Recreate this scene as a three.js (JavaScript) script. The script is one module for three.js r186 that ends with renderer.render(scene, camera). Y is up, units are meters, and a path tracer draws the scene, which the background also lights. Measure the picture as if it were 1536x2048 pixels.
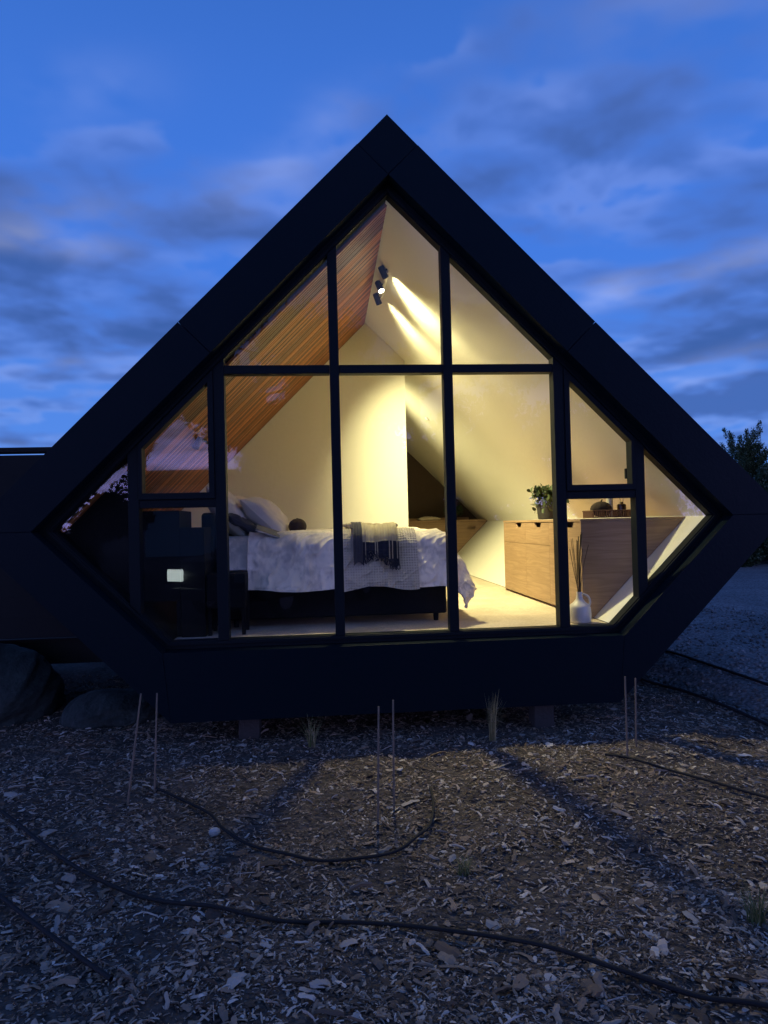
import * as THREE from 'three';
import { mergeGeometries, mergeVertices, toCreasedNormals } from 'three/addons/utils/BufferGeometryUtils.js';
import { RoundedBoxGeometry } from 'three/addons/geometries/RoundedBoxGeometry.js';

// ------------------------------------------------------------------ camera, sky, sun, exposure
const HIP = 1.53;                      // height of the cabin's widest line above the ground (m)
const FLOOR = HIP - 0.81;              // cabin floor
const scene = new THREE.Scene();
const renderer = new THREE.WebGLRenderer({ antialias: true });
renderer.setSize(768, 1024);
renderer.toneMapping = THREE.LinearToneMapping;
renderer.toneMappingExposure = 1.0;
renderer.shadowMap.enabled = true;

const camera = new THREE.PerspectiveCamera(2 * Math.atan(1024 / 1379.2) * 180 / Math.PI, 768 / 1024, 0.05, 800);
{
  const yaw = 0.0842, pitch = 0.0169, roll = -0.0246;
  camera.position.set(-0.5102, HIP - 0.0016, 5.1181);
  camera.rotation.order = 'YXZ';
  camera.rotation.set(pitch, -yaw, roll);
}

// small deterministic helpers
function rng(seed) { let s = seed >>> 0; return () => { s = (s + 0x6D2B79F5) >>> 0; let t = s; t = Math.imul(t ^ (t >>> 15), t | 1); t ^= t + Math.imul(t ^ (t >>> 7), t | 61); return ((t ^ (t >>> 14)) >>> 0) / 4294967296; }; }
const hash3 = (x, y, z) => { let h = Math.imul(x, 374761393) ^ Math.imul(y, 668265263) ^ Math.imul(z, 2147483647 - 1013); h = Math.imul(h ^ (h >>> 13), 1274126177); return ((h ^ (h >>> 16)) >>> 0) / 4294967296; };
const sm = (t) => t * t * (3 - 2 * t);
const lerp = (a, b, t) => a + (b - a) * t;
const clamp = (x, a = 0, b = 1) => Math.min(b, Math.max(a, x));
const step = (a, b, x) => sm(clamp((x - a) / (b - a)));
function vnoise(x, y, z = 0, per = 0) {
  const xi = Math.floor(x), yi = Math.floor(y), zi = Math.floor(z), fx = sm(x - xi), fy = sm(y - yi), fz = sm(z - zi);
  const w = (a) => per ? ((a % per) + per) % per : a;
  const X0 = w(xi), X1 = w(xi + 1), Y0 = w(yi), Y1 = w(yi + 1);
  const f = (Z) => lerp(lerp(hash3(X0, Y0, Z), hash3(X1, Y0, Z), fx), lerp(hash3(X0, Y1, Z), hash3(X1, Y1, Z), fx), fy);
  return fz === 0 ? f(zi) : lerp(f(zi), f(zi + 1), fz);
}
function fbm(x, y, z = 0, oct = 5, per = 0) { let a = 0.5, s = 0, n = 0; for (let i = 0; i < oct; i++) { s += a * vnoise(x, y, z + i * 17, per); n += a; a *= 0.5; x *= 2; y *= 2; per *= 2; } return s / n; }

// the dusk sky: deep blue, broken cloud low down, paler towards the afterglow behind the viewer
{
  const W = 2048, H = 1024, d = new Float32Array(W * H * 4);
  const patches = [ // azimuth (deg, right of the cabin axis), elevation, half widths, strength
    [-8.2, 21, 11, 4.2, 0.55], [-0.4, 19.5, 5, 3, 0.45], [-20, 21, 9, 3.0, 0.26], [-19.3, 14.5, 10, 2.8, 0.55], [-19, 10, 9, 1.5, 0.42], [-21, 7, 9, 1.2, 0.42], [23.3, 15.5, 8, 3.8, 0.62], [32, 15.5, 6.5, 4, 0.95],
    [21, 23.5, 11, 5.5, 0.40], [31, 29, 10, 8, 0.46], [32, 9, 10, 2.2, 0.65], [27, 12, 4, 1, 0.4], [34, 22, 6, 3, 0.4], [6, 27, 6, 3, 0.25], [-14, 30, 7, 3, 0.3]];
  const wisps = [[-22.4, 20.3, 6, 1.0, 0.9], [-20, 22.6, 5, 1.2, 0.45], [-18, 31, 5, 2.0, 0.3], [-5, 26, 5, 2.2, 0.35], [0, 29.5, 4, 2.2, 0.35], [23, 17.8, 3, 0.9, 0.8], [32.5, 18.6, 5, 1.0, 0.55], [-18, 12.2, 6, 0.8, 0.4], [-24, 5.2, 9, 0.7, 0.5], [31, 36, 9, 4, 0.3], [30, 11.2, 5, 0.7, 0.5]];
  for (let j = 0; j < H; j++) {
    const el = ((j + 0.5) / H - 0.5) * Math.PI, elD = el * 180 / Math.PI;
    for (let i = 0; i < W; i++) {
      const k = (j * W + i) * 4, phi = ((i + 0.5) / W - 0.5) * 2 * Math.PI;
      const dx = Math.cos(el) * Math.cos(phi), dy = Math.sin(el), dz = Math.cos(el) * Math.sin(phi);
      if (elD < -2) { d[k] = 0.02; d[k + 1] = 0.03; d[k + 2] = 0.07; d[k + 3] = 1; continue; }
      const az = Math.atan2(dx, -dz) * 180 / Math.PI, back = step(-0.35, 0.95, dz / Math.max(0.2, Math.cos(el)));
      const e = Math.max(0, elD);
      // clear air
      const t1 = step(0, 24, e), t2 = step(20, 62, e);
      let r = lerp(lerp(0.098, 0.056, t1), 0.019, t2), g = lerp(lerp(0.270, 0.200, t1), 0.084, t2), b = lerp(lerp(0.82, 0.75, t1), 0.35, t2);
      // afterglow behind the viewer
      const low = Math.exp(-e / 16), haze = Math.exp(-e * e / 64);
      r += back * (low * 0.20 + haze * 2.8); g += back * (low * 0.165 + haze * 2.4); b += back * (low * 0.15 + haze * 6.4);
      // clouds on a level layer
      const p = 1 / (Math.max(0, dy) + 0.10), cx = dx * p * 1.25, cz = dz * p * 1.25;
      const wx = fbm(cx * 1.1 + 7, cz * 1.1, 3, 3) * 1.2;
      const n = fbm(cx * 1.6 + wx, cz * 1.7 + wx * 0.6, 11, 6), fine = fbm(cx * 6 + 3 + wx, cz * 7, 29, 4);
      let bias = 0;
      for (const [a0, e0, aw, ew, s] of patches) { const u = (az - a0) / aw, v = (e - e0) / ew; bias += s * Math.exp(-(u * u + v * v)); }
      let wsp = 0;
      for (const [a0, e0, aw, ew, s] of wisps) { const u = (az - a0) / aw, v = (e - e0 - (n - 0.5) * 3 - u * ew * 0.6) / ew; wsp += s * Math.exp(-(u * u + v * v)); }
      const side = step(55, 90, Math.abs(az));
      bias = lerp(bias, 0.28, side);
      const q = n - 0.16 * step(24, 34, e) * (1 - side) + (fine - 0.5) * 0.46 + bias * 0.42;
      const cover = step(0.49, 0.92, q) * step(-1, 3, elD);
      const core = step(0.62, 1.02, q);
      const rim = step(0.50, 0.60, q) * (1 - step(0.60, 0.78, q)) * step(0.45, 0.75, fbm(cx * 2.2 + 40, cz * 3 + 9, 51, 3) + 0.12);
      const gl = 1 + back * low * 1.6;
      const cr = lerp(0.090, 0.042, core) * gl, cg = lerp(0.170, 0.100, core) * gl, cb = lerp(0.52, 0.320, core) * lerp(1, gl, 0.5);
      const a = cover * 0.82;
      r = lerp(r, cr, a); g = lerp(g, cg, a); b = lerp(b, cb, a);
      const ww = rim * 0.5 + wsp * 1.5 * clamp(fine * 2.2 - 0.42);
      r += ww * 0.13; g += ww * 0.12; b += ww * 0.10;
      d[k] = r; d[k + 1] = g; d[k + 2] = b; d[k + 3] = 1;
    }
  }
  const sky = new THREE.DataTexture(d, W, H, THREE.RGBAFormat, THREE.FloatType);
  sky.mapping = THREE.EquirectangularReflectionMapping;
  sky.magFilter = THREE.LinearFilter; sky.minFilter = THREE.LinearFilter; sky.needsUpdate = true;
  scene.background = sky; scene.environment = sky;
}
// what is left of the sun: a wide faint glow from low behind the viewer
const sun = new THREE.DirectionalLight(new THREE.Color(1.0, 0.86, 0.78), 0.012);
sun.position.set(-14, 9, 26); sun.castShadow = true; sun.shadow.radius = 60;
sun.shadow.camera.left = -15; sun.shadow.camera.right = 15; sun.shadow.camera.top = 12; sun.shadow.camera.bottom = -8;
scene.add(sun); scene.add(sun.target);

// ------------------------------------------------------------------ naming helpers
const taken = {};
function numbered(n) { const k = taken[n] = (taken[n] ?? -1) + 1; return k ? n + '_' + String(k).padStart(3, '0') : n; }
function tag(o, label, category, group, kind) { if (label) o.userData.label = label; if (category) o.userData.category = category; if (group) o.userData.group = group; if (kind) o.userData.kind = kind; return o; }
function thing(name, label, category, [x, y, z] = [0, 0, 0], turn = 0, group) {
  const o = new THREE.Group(); o.name = numbered(name); o.position.set(x, y, z); o.rotation.y = turn; scene.add(o);
  return tag(o, label, category, group);
}
function part(name, geo, mat, parent, label) {
  const g = Array.isArray(geo) ? (geo.length > 1 ? mergeGeometries(geo.map(plain)) : geo[0]) : geo;
  const m = new THREE.Mesh(g, mat); m.name = numbered(name); m.castShadow = m.receiveShadow = true; parent.add(m);
  if (label) m.userData.label = label;
  return m;
}
function plain(g) { const q = g.index ? g.toNonIndexed() : g; for (const k of Object.keys(q.attributes)) if (!['position', 'normal', 'uv'].includes(k)) q.deleteAttribute(k); if (!q.attributes.uv) q.setAttribute('uv', new THREE.BufferAttribute(new Float32Array(q.attributes.position.count * 2), 2)); return q; }
// uv in metres from the dominant axis of each face; along = axis ('x','y','z') that the grain (u) follows
function metric(g0, along = 'x', sx = 1, ox = 0, oy = 0) {
  const g = plain(g0), p = g.attributes.position, uv = new Float32Array(p.count * 2), A = new THREE.Vector3(), B = new THREE.Vector3(), C = new THREE.Vector3(), N = new THREE.Vector3();
  for (let i = 0; i < p.count; i += 3) {
    A.fromBufferAttribute(p, i); B.fromBufferAttribute(p, i + 1); C.fromBufferAttribute(p, i + 2);
    N.copy(B).sub(A).cross(C.clone().sub(A)); const a = [Math.abs(N.x), Math.abs(N.y), Math.abs(N.z)];
    const drop = a.indexOf(Math.max(...a)); let axes = ['x', 'y', 'z'].filter((_, q) => q !== drop);
    if (axes[1] === along) axes.reverse();
    for (let q = 0; q < 3; q++) { const v = [A, B, C][q]; uv[(i + q) * 2] = v[axes[0]] * sx + ox; uv[(i + q) * 2 + 1] = v[axes[1]] * sx + oy; }
  }
  g.setAttribute('uv', new THREE.BufferAttribute(uv, 2)); return g;
}
const box = (x0, x1, y0, y1, z0, z1, r = 0) => {
  const w = x1 - x0, h = y1 - y0, dd = z1 - z0;
  const g = r > 0 ? new RoundedBoxGeometry(w, h, dd, 2, Math.min(r, w / 2.1, h / 2.1, dd / 2.1)) : new THREE.BoxGeometry(w, h, dd);
  g.translate((x0 + x1) / 2, (y0 + y1) / 2, (z0 + z1) / 2); return g;
};
// a polygon in the facade plane (hip-relative y) pushed from z0 to z1
function slab(pts, z0, z1, bevel = 0, holes = []) {
  const s = new THREE.Shape(pts.map((p) => new THREE.Vector2(p[0], p[1])));
  for (const h of holes) s.holes.push(new THREE.Path(h.map((p) => new THREE.Vector2(p[0], p[1]))));
  const g = new THREE.ExtrudeGeometry(s, { depth: z1 - z0 - 2 * bevel, bevelEnabled: bevel > 0, bevelThickness: bevel, bevelSize: bevel, bevelOffset: -bevel, bevelSegments: 2 });
  g.translate(0, HIP, z0 + bevel); return g;
}
function tube(pts, r, seg = 24, rad = 7, closed = false) { return new THREE.TubeGeometry(new THREE.CatmullRomCurve3(pts.map((p) => new THREE.Vector3(...p)), closed), seg, r, rad, closed); }
function lathe(prof, seg = 32) { return new THREE.LatheGeometry(prof.map((p) => new THREE.Vector2(p[0], p[1])), seg); }
// cylinder from a to b, tapered
function rod(a, b, r0, r1 = r0, seg = 10) {
  const A = new THREE.Vector3(...a), B = new THREE.Vector3(...b), L = A.distanceTo(B), g = new THREE.CylinderGeometry(r1, r0, L, seg);
  g.applyQuaternion(new THREE.Quaternion().setFromUnitVectors(new THREE.Vector3(0, 1, 0), B.clone().sub(A).normalize())); g.translate((A.x + B.x) / 2, (A.y + B.y) / 2, (A.z + B.z) / 2); return g;
}

// ------------------------------------------------------------------ textures (metre-sized repeats)
function tex(w, h, f, srgb = true, metres = [1, 1]) {
  const d = new Uint8Array(w * h * 4);
  for (let j = 0; j < h; j++) for (let i = 0; i < w; i++) { const c = f(i / w, j / h), k = (j * w + i) * 4; for (let q = 0; q < 3; q++) { let v = Array.isArray(c) ? c[q] : c; v = clamp(v); if (srgb) v = v <= 0.0031308 ? v * 12.92 : 1.055 * Math.pow(v, 1 / 2.4) - 0.055; d[k + q] = Math.round(v * 255); } d[k + 3] = 255; }
  const t = new THREE.DataTexture(d, w, h); t.colorSpace = srgb ? THREE.SRGBColorSpace : THREE.NoColorSpace;
  t.wrapS = t.wrapT = THREE.RepeatWrapping; t.magFilter = THREE.LinearFilter; t.minFilter = THREE.LinearMipmapLinearFilter; t.generateMipmaps = true; t.repeat.set(1 / metres[0], 1 / metres[1]); t.needsUpdate = true; return t;
}
function tileNoise(u, v, fx, fy, s, oct = 4) { // fbm that repeats on the unit square
  let a = 0.5, r = 0, n = 0;
  for (let i = 0; i < oct; i++) { const X = u * fx, Y = v * fy, xi = Math.floor(X), yi = Math.floor(Y), gx = sm(X - xi), gy = sm(Y - yi), x1 = (xi + 1) % fx, y1 = (yi + 1) % fy, q = s + i * 31; r += a * lerp(lerp(hash3(xi, yi, q), hash3(x1, yi, q), gx), lerp(hash3(xi, y1, q), hash3(x1, y1, q), gx), gy); n += a; a *= 0.5; fx *= 2; fy *= 2; }
  return r / n;
}
const mixc = (a, b, t) => [lerp(a[0], b[0], t), lerp(a[1], b[1], t), lerp(a[2], b[2], t)];
const woodTex = (dark, light, s) => tex(512, 512, (u, v) => { const g = tileNoise(u, v, 3, 40, s, 4), f = tileNoise(u, v, 6, 128, s + 5, 2), w = tileNoise(u, v, 2, 6, s + 9, 3); const band = 0.5 + 0.5 * Math.sin((v * 14 + w * 5) * Math.PI * 2); return mixc(dark, light, clamp(0.15 + 0.55 * g + 0.25 * (f - 0.3) + 0.2 * band)); }, true, [1.2, 0.45]);
const oakTex = woodTex([0.22, 0.130, 0.070], [0.48, 0.320, 0.190], 3);
const slatTex = woodTex([0.10, 0.030, 0.006], [0.36, 0.125, 0.026], 21);
const fineBump = tex(256, 256, (u, v) => 0.5 * tileNoise(u, v, 32, 32, 4, 3) + 0.5 * tileNoise(u, v, 6, 6, 8, 3), false, [0.5, 0.5]);
const weaveBump = tex(256, 256, (u, v) => 0.5 + 0.22 * Math.sin(u * Math.PI * 2 * 60) * Math.sin(v * Math.PI * 2 * 60) + 0.3 * (tileNoise(u, v, 40, 40, 3, 2) - 0.5), false, [0.25, 0.25]);
const carpetTex = tex(512, 512, (u, v) => { const a = tileNoise(u, v, 7, 5, 51, 4), b = tileNoise(u, v, 90, 90, 55, 2); return mixc([0.42, 0.34, 0.25], [0.74, 0.64, 0.52], clamp(0.15 + 0.75 * a + 0.5 * (b - 0.5))); }, true, [1.3, 1.3]);
const carpetBump = tex(512, 512, (u, v) => 0.55 * tileNoise(u, v, 120, 120, 61, 2) + 0.45 * tileNoise(u, v, 9, 9, 65, 3), false, [0.9, 0.9]);
const soilTex = tex(1024, 1024, (u, v) => { const a = tileNoise(u, v, 8, 8, 71, 5), b = tileNoise(u, v, 60, 90, 75, 3); return mixc([0.026, 0.020, 0.016], [0.16, 0.125, 0.10], clamp(a * 0.5 + (b - 0.35) * 1.1)); }, true, [1.7, 1.7]);
const soilBump = tex(512, 512, (u, v) => tileNoise(u, v, 40, 50, 81, 4), false, [0.8, 0.8]);
const gravelTex = tex(1024, 1024, (u, v) => { const a = tileNoise(u, v, 150, 150, 91, 2), b = tileNoise(u, v, 5, 5, 95, 5); return mixc([0.07, 0.07, 0.072], [0.34, 0.33, 0.32], clamp((a - 0.25) * 1.1 * (0.45 + b))); }, true, [3.1, 3.1]);
const gravelBump = tex(512, 512, (u, v) => tileNoise(u, v, 64, 64, 101, 2), false, [1.3, 1.3]);
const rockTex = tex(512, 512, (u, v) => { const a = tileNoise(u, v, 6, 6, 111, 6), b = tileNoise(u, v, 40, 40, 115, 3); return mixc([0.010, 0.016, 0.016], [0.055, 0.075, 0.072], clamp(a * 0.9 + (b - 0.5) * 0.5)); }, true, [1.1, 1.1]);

const linenTex = tex(512, 512, (u, v) => { const a = tileNoise(u, v, 7, 5, 131, 5), b = tileNoise(u, v, 26, 18, 137, 3); return mixc([0.60, 0.535, 0.45], [0.86, 0.765, 0.63], step(0.36, 0.60, a * 0.7 + b * 0.3)); }, true, [0.62, 0.62]);
const std = (o) => new THREE.MeshStandardMaterial(o), lin = (r, g, b) => new THREE.Color().setRGB(r, g, b);
const M = {
  metal: new THREE.MeshPhysicalMaterial({ color: lin(0.0030, 0.0090, 0.0150), roughness: 0.42, specularIntensity: 0.16, bumpMap: fineBump, bumpScale: 0.0014, name: 'dark_metal' }),
  frame: new THREE.MeshPhysicalMaterial({ color: lin(0.006, 0.010, 0.014), roughness: 0.55, specularIntensity: 0.25, name: 'dark_frame' }),
  white: std({ color: lin(0.80, 0.78, 0.71), roughness: 0.8, bumpMap: fineBump, bumpScale: 0.0004, name: 'white_paint' }),
  slat: [0.45, 0.72, 1.0, 1.3, 1.65].map((k, i) => std({ color: lin(k, k * 0.98, k * 0.95), map: slatTex, roughness: 0.5, name: 'slat_wood_' + i })),
  backing: std({ color: lin(0.035, 0.018, 0.009), roughness: 0.9, name: 'dark_backing' }),
  carpet: std({ map: carpetTex, roughness: 1, bumpMap: carpetBump, bumpScale: 0.008, name: 'carpet' }),
  oak: std({ map: oakTex, roughness: 0.55, name: 'oak' }),
  wickBlack: std({ color: lin(0.010, 0.009, 0.008), roughness: 0.9, name: 'wick_black' }),  // near-black own colour of the charred candle wick
  black: new THREE.MeshPhysicalMaterial({ color: lin(0.007, 0.007, 0.008), roughness: 0.8, specularIntensity: 0.25, name: 'black_fabric' }),
  blackLacquer: new THREE.MeshPhysicalMaterial({ color: lin(0.006, 0.006, 0.007), roughness: 0.7, specularIntensity: 0.25, name: 'black_board' }),
  linen: std({ color: lin(1, 1, 1), map: linenTex, roughness: 0.95, bumpMap: weaveBump, bumpScale: 0.0006, name: 'white_linen' }),
  pillow: std({ color: lin(0.62, 0.55, 0.46), roughness: 0.95, bumpMap: weaveBump, bumpScale: 0.0008, name: 'pillow_linen' }),
  waffle: std({ color: lin(0.52, 0.46, 0.37), roughness: 1, bumpMap: weaveBump, bumpScale: 0.001, name: 'waffle_wool' }),
  navy: std({ color: lin(0.016, 0.019, 0.036), roughness: 0.95, name: 'navy_wool' }),
  cream: std({ color: lin(0.42, 0.36, 0.24), roughness: 0.95, name: 'cream_wool' }),
  darkBrown: std({ color: lin(0.030, 0.019, 0.014), roughness: 0.9, bumpMap: weaveBump, bumpScale: 0.002, name: 'dark_brown_plush' }),
  greyCloth: std({ color: lin(0.045, 0.045, 0.055), roughness: 0.95, bumpMap: weaveBump, bumpScale: 0.001, name: 'dark_grey_cloth' }),
  pot: std({ color: lin(0.035, 0.034, 0.032), roughness: 0.7, bumpMap: fineBump, bumpScale: 0.002, name: 'dark_pot' }),
  leaf: [[0.036, 0.062, 0.016], [0.052, 0.080, 0.022], [0.026, 0.048, 0.014]].map(([r, g, b], i) => new THREE.MeshPhysicalMaterial({ color: lin(r, g, b), roughness: 0.6, side: THREE.DoubleSide, name: 'leaf_' + i })),
  stem: std({ color: lin(0.05, 0.035, 0.018), roughness: 0.9, name: 'stem' }),
  ceramic: std({ color: lin(0.70, 0.65, 0.58), roughness: 0.35, bumpMap: fineBump, bumpScale: 0.0006, name: 'white_ceramic' }),
  wicker: std({ color: lin(0.16, 0.085, 0.045), roughness: 0.8, bumpMap: weaveBump, bumpScale: 0.002, name: 'wicker' }),
  stone: std({ map: rockTex, roughness: 0.95, bumpMap: fineBump, bumpScale: 0.01, name: 'stone' }),
  wax: std({ color: lin(0.72, 0.68, 0.55), roughness: 0.5, name: 'wax' }),
  amber: std({ color: lin(0.05, 0.022, 0.010), roughness: 0.15, name: 'brown_glass' }),
  bamboo: std({ color: lin(0.20, 0.15, 0.105), roughness: 0.8, name: 'bamboo' }),
  hose: std({ color: lin(0.008, 0.008, 0.009), roughness: 0.8, name: 'black_pipe' }),
  grass: [[0.26, 0.22, 0.09], [0.36, 0.30, 0.15], [0.13, 0.16, 0.05]].map(([r, g, b], i) => std({ color: lin(r, g, b), roughness: 0.9, side: THREE.DoubleSide, name: 'grass_blade_' + i })),
  pier: std({ color: lin(0.05, 0.046, 0.045), roughness: 0.95, bumpMap: soilBump, bumpScale: 0.004, name: 'concrete' }),
  soil: std({ map: soilTex, roughness: 1, bumpMap: soilBump, bumpScale: 0.02, name: 'bark_mulch' }),
  gravel: std({ map: gravelTex, roughness: 1, bumpMap: gravelBump, bumpScale: 0.012, name: 'gravel' }),
  timber: std({ color: lin(0.007, 0.007, 0.008), roughness: 0.9, name: 'black_timber' }),
  glass: new THREE.MeshPhysicalMaterial({ color: 0xffffff, transmission: 1, thickness: 0, roughness: 0, ior: 1.52, side: THREE.DoubleSide, name: 'window_glass' }),
};

// ------------------------------------------------------------------ ground
// the bed is level with low heaps; right of the cabin it steps up to a gravel yard
function edgeX(z) { return 2.62 + clamp(z, -40, 40) * 0.10 + 0.03 * Math.sin(z * 1.7); }
function bank(x, z) { return 0.13 * step(edgeX(z), edgeX(z) + 0.42, x); }
function gh(x, z) {
  const near = step(9, 4, Math.abs(x)) * step(-12, -3, z) * step(9, 5, z);
  return (fbm(x * 0.9 + 5, z * 0.9 + 2, 201, 4) - 0.5) * 0.13 * near + (fbm(x * 5, z * 5, 211, 3) - 0.5) * 0.045 * near * step(edgeX(z) + 0.5, edgeX(z), x) + bank(x, z);
}
{
  const n = 300, g = new THREE.PlaneGeometry(2, 2, n, n); g.rotateX(-Math.PI / 2);
  const p = g.attributes.position, uv = g.attributes.uv;
  for (let i = 0; i < p.count; i++) {
    const u = p.getX(i), v = p.getZ(i), f = (t) => 4.6 * t + 300 * Math.pow(Math.abs(t), 7) * Math.sign(t);
    const x = f(u), z = f(v) + 0.8; p.setXYZ(i, x, gh(x, z), z); uv.setXY(i, x, z);
  }
  g.computeVertexNormals();
  const m = new THREE.Mesh(g, M.soil); m.name = 'ground'; m.receiveShadow = true; scene.add(m);
  tag(m, 'dark bark mulch bed in front of the cabin', null, null, 'structure');
}
{
  const nx = 90, nz = 160, g = new THREE.PlaneGeometry(1, 1, nx, nz); g.rotateX(-Math.PI / 2);
  const p = g.attributes.position, uv = g.attributes.uv;
  for (let i = 0; i < p.count; i++) {
    const u = p.getX(i) + 0.5, v = p.getZ(i) + 0.5, z = lerp(-13.2, 7, v), x = edgeX(z) + 0.06 + 24 * Math.pow(u, 2.2);
    p.setXYZ(i, x, gh(x, z) + 0.012 + (fbm(x * 2.2, z * 2.2, 231, 4) - 0.5) * 0.03 * step(0, 0.1, u), z); uv.setXY(i, x, z);
  }
  g.computeVertexNormals();
  const m = new THREE.Mesh(g, M.gravel); m.name = 'gravel_yard'; m.receiveShadow = true; scene.add(m);
  tag(m, 'pale gravel yard rising in a low bank right of the cabin', null, null, 'structure');
}
// ------------------------------------------------------------------ wood chips
{
  const R = rng(77), chips = new THREE.Group(); chips.name = 'wood_chips'; scene.add(chips);
  tag(chips, 'loose pale and brown wood chips spread over the bed', 'wood chips', null, 'stuff');
  function flake(seed, len, wid, bend) {
    const r = rng(seed), n = 5, top = [];
    const pos = [], idx = [];
    for (let i = 0; i <= n; i++) { const t = i / n - 0.5, w = wid * (0.55 + 0.45 * Math.cos(t * 2.6)) * (0.75 + r() * 0.5), o = (r() - 0.5) * wid * 0.35, y = bend * (0.25 - t * t) + (r() - 0.5) * 0.08; pos.push(t * len, y + 0.07, o - w / 2, t * len, y + 0.11 + r() * 0.05, o, t * len, y + 0.06, o + w / 2, t * len, y - 0.07, o); }
    for (let i = 0; i < n; i++) for (let q = 0; q < 4; q++) { const a = i * 4 + q, b = i * 4 + (q + 1) % 4, c = a + 4, e = b + 4; idx.push(a, b, c, b, e, c); }
    idx.push(0, 3, 1, 1, 3, 2); const k = n * 4; idx.push(k, k + 1, k + 3, k + 1, k + 2, k + 3);
    const g = new THREE.BufferGeometry(); g.setAttribute('position', new THREE.Float32BufferAttribute(pos, 3)); g.setIndex(idx);
    const f = g.toNonIndexed(); f.computeVertexNormals(); f.setAttribute('uv', new THREE.BufferAttribute(new Float32Array(f.attributes.position.count * 2), 2)); return f;
  }
  const kinds = [[flake(1, 1, 0.42, 0.25), 36000], [flake(2, 1, 0.26, 0.1), 40000], [flake(3, 1, 0.62, 0.35), 26000], [flake(4, 1, 0.13, 0.5), 30000], [flake(5, 1, 0.8, -0.2), 14000], [flake(6, 2.4, 0.07, 0.12), 5000]];
  const pal = [[0.26, 0.185, 0.125], [0.35, 0.265, 0.19], [0.125, 0.085, 0.058], [0.40, 0.32, 0.25], [0.46, 0.39, 0.32], [0.080, 0.055, 0.039], [0.28, 0.195, 0.13], [0.20, 0.15, 0.112], [0.54, 0.47, 0.40], [0.095, 0.065, 0.045]];
  const mat = std({ color: 0xffffff, roughness: 0.92, side: THREE.DoubleSide, name: 'wood_chip' });
  const o = new THREE.Object3D(), c = new THREE.Color();
  for (const [g, count] of kinds) {
    const im = new THREE.InstancedMesh(g, mat, count); im.name = numbered('chip_spread'); im.castShadow = im.receiveShadow = true;
    im.userData.kind = 'stuff';
    for (let i = 0; i < count; i++) {
      let x, z;
      do { const t = Math.pow(R(), 0.8); z = 3.6 - 4.3 * (1 - t); const w = 1.0 + (3.6 - z) * 0.95; x = -0.25 + (R() * 2 - 1) * (w + 0.5); if (R() < 0.22) { x = -4.5 + R() * 8; z = -2.6 + R() * 3.4; } } while (x > edgeX(z) + 0.12 + R() * 0.2);
      const patch = fbm(x * 1.6 + 3, z * 1.6, 241, 3), bare = fbm(x * 7 + 9, z * 7, 247, 3);
      const big = R(); const s = big > 0.990 ? 0.034 + R() * 0.038 : big > 0.84 ? 0.018 + R() * 0.018 : 0.005 + R() * 0.013;
      o.position.set(x, gh(x, z) + s * 0.02 + R() * R() * 0.014, z); o.rotation.set((R() - 0.5) * 0.8, R() * 6.283, (R() - 0.5) * 0.8, 'YXZ'); o.scale.set(s * (0.8 + R() * 0.9), s * (0.5 + R() * 0.7), s); o.updateMatrix(); if (bare < 0.36 && R() < 0.6) { o.position.y -= 0.4; o.updateMatrix(); }
      im.setMatrixAt(i, o.matrix);
      const pick = pal[Math.floor(clamp(R() * 0.85 + (patch - 0.5) * 0.5, 0, 0.999) * pal.length)], k = 0.60 + R() * 0.75; c.setRGB(pick[0] * k, pick[1] * k, pick[2] * k); im.setColorAt(i, c);
    }
    chips.add(im);
  }
  // gravel stones on the bank and the near yard
  const st = new THREE.IcosahedronGeometry(1, 0), gi = new THREE.InstancedMesh(st, std({ roughness: 1, name: 'pebble' }), 9000);
  gi.name = 'gravel'; gi.castShadow = gi.receiveShadow = true;
  for (let i = 0; i < 9000; i++) { const z = -6.5 + 8 * Math.pow(R(), 0.7), x = edgeX(z) + Math.pow(R(), 1.6) * 3.4, s = 0.005 + R() * R() * 0.016; o.position.set(x, gh(x, z) + 0.012, z); o.rotation.set(R() * 6, R() * 6, R() * 6); o.scale.set(s * (1 + R()), s, s * (1 + R() * 0.6)); o.updateMatrix(); gi.setMatrixAt(i, o.matrix); const k = 0.08 + R() * R() * 0.3; c.setRGB(k, k * 0.98, k * 0.95); gi.setColorAt(i, c); }
  scene.add(gi); tag(gi, 'grey gravel stones scattered on the low bank', 'gravel', null, 'stuff');
}

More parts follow.
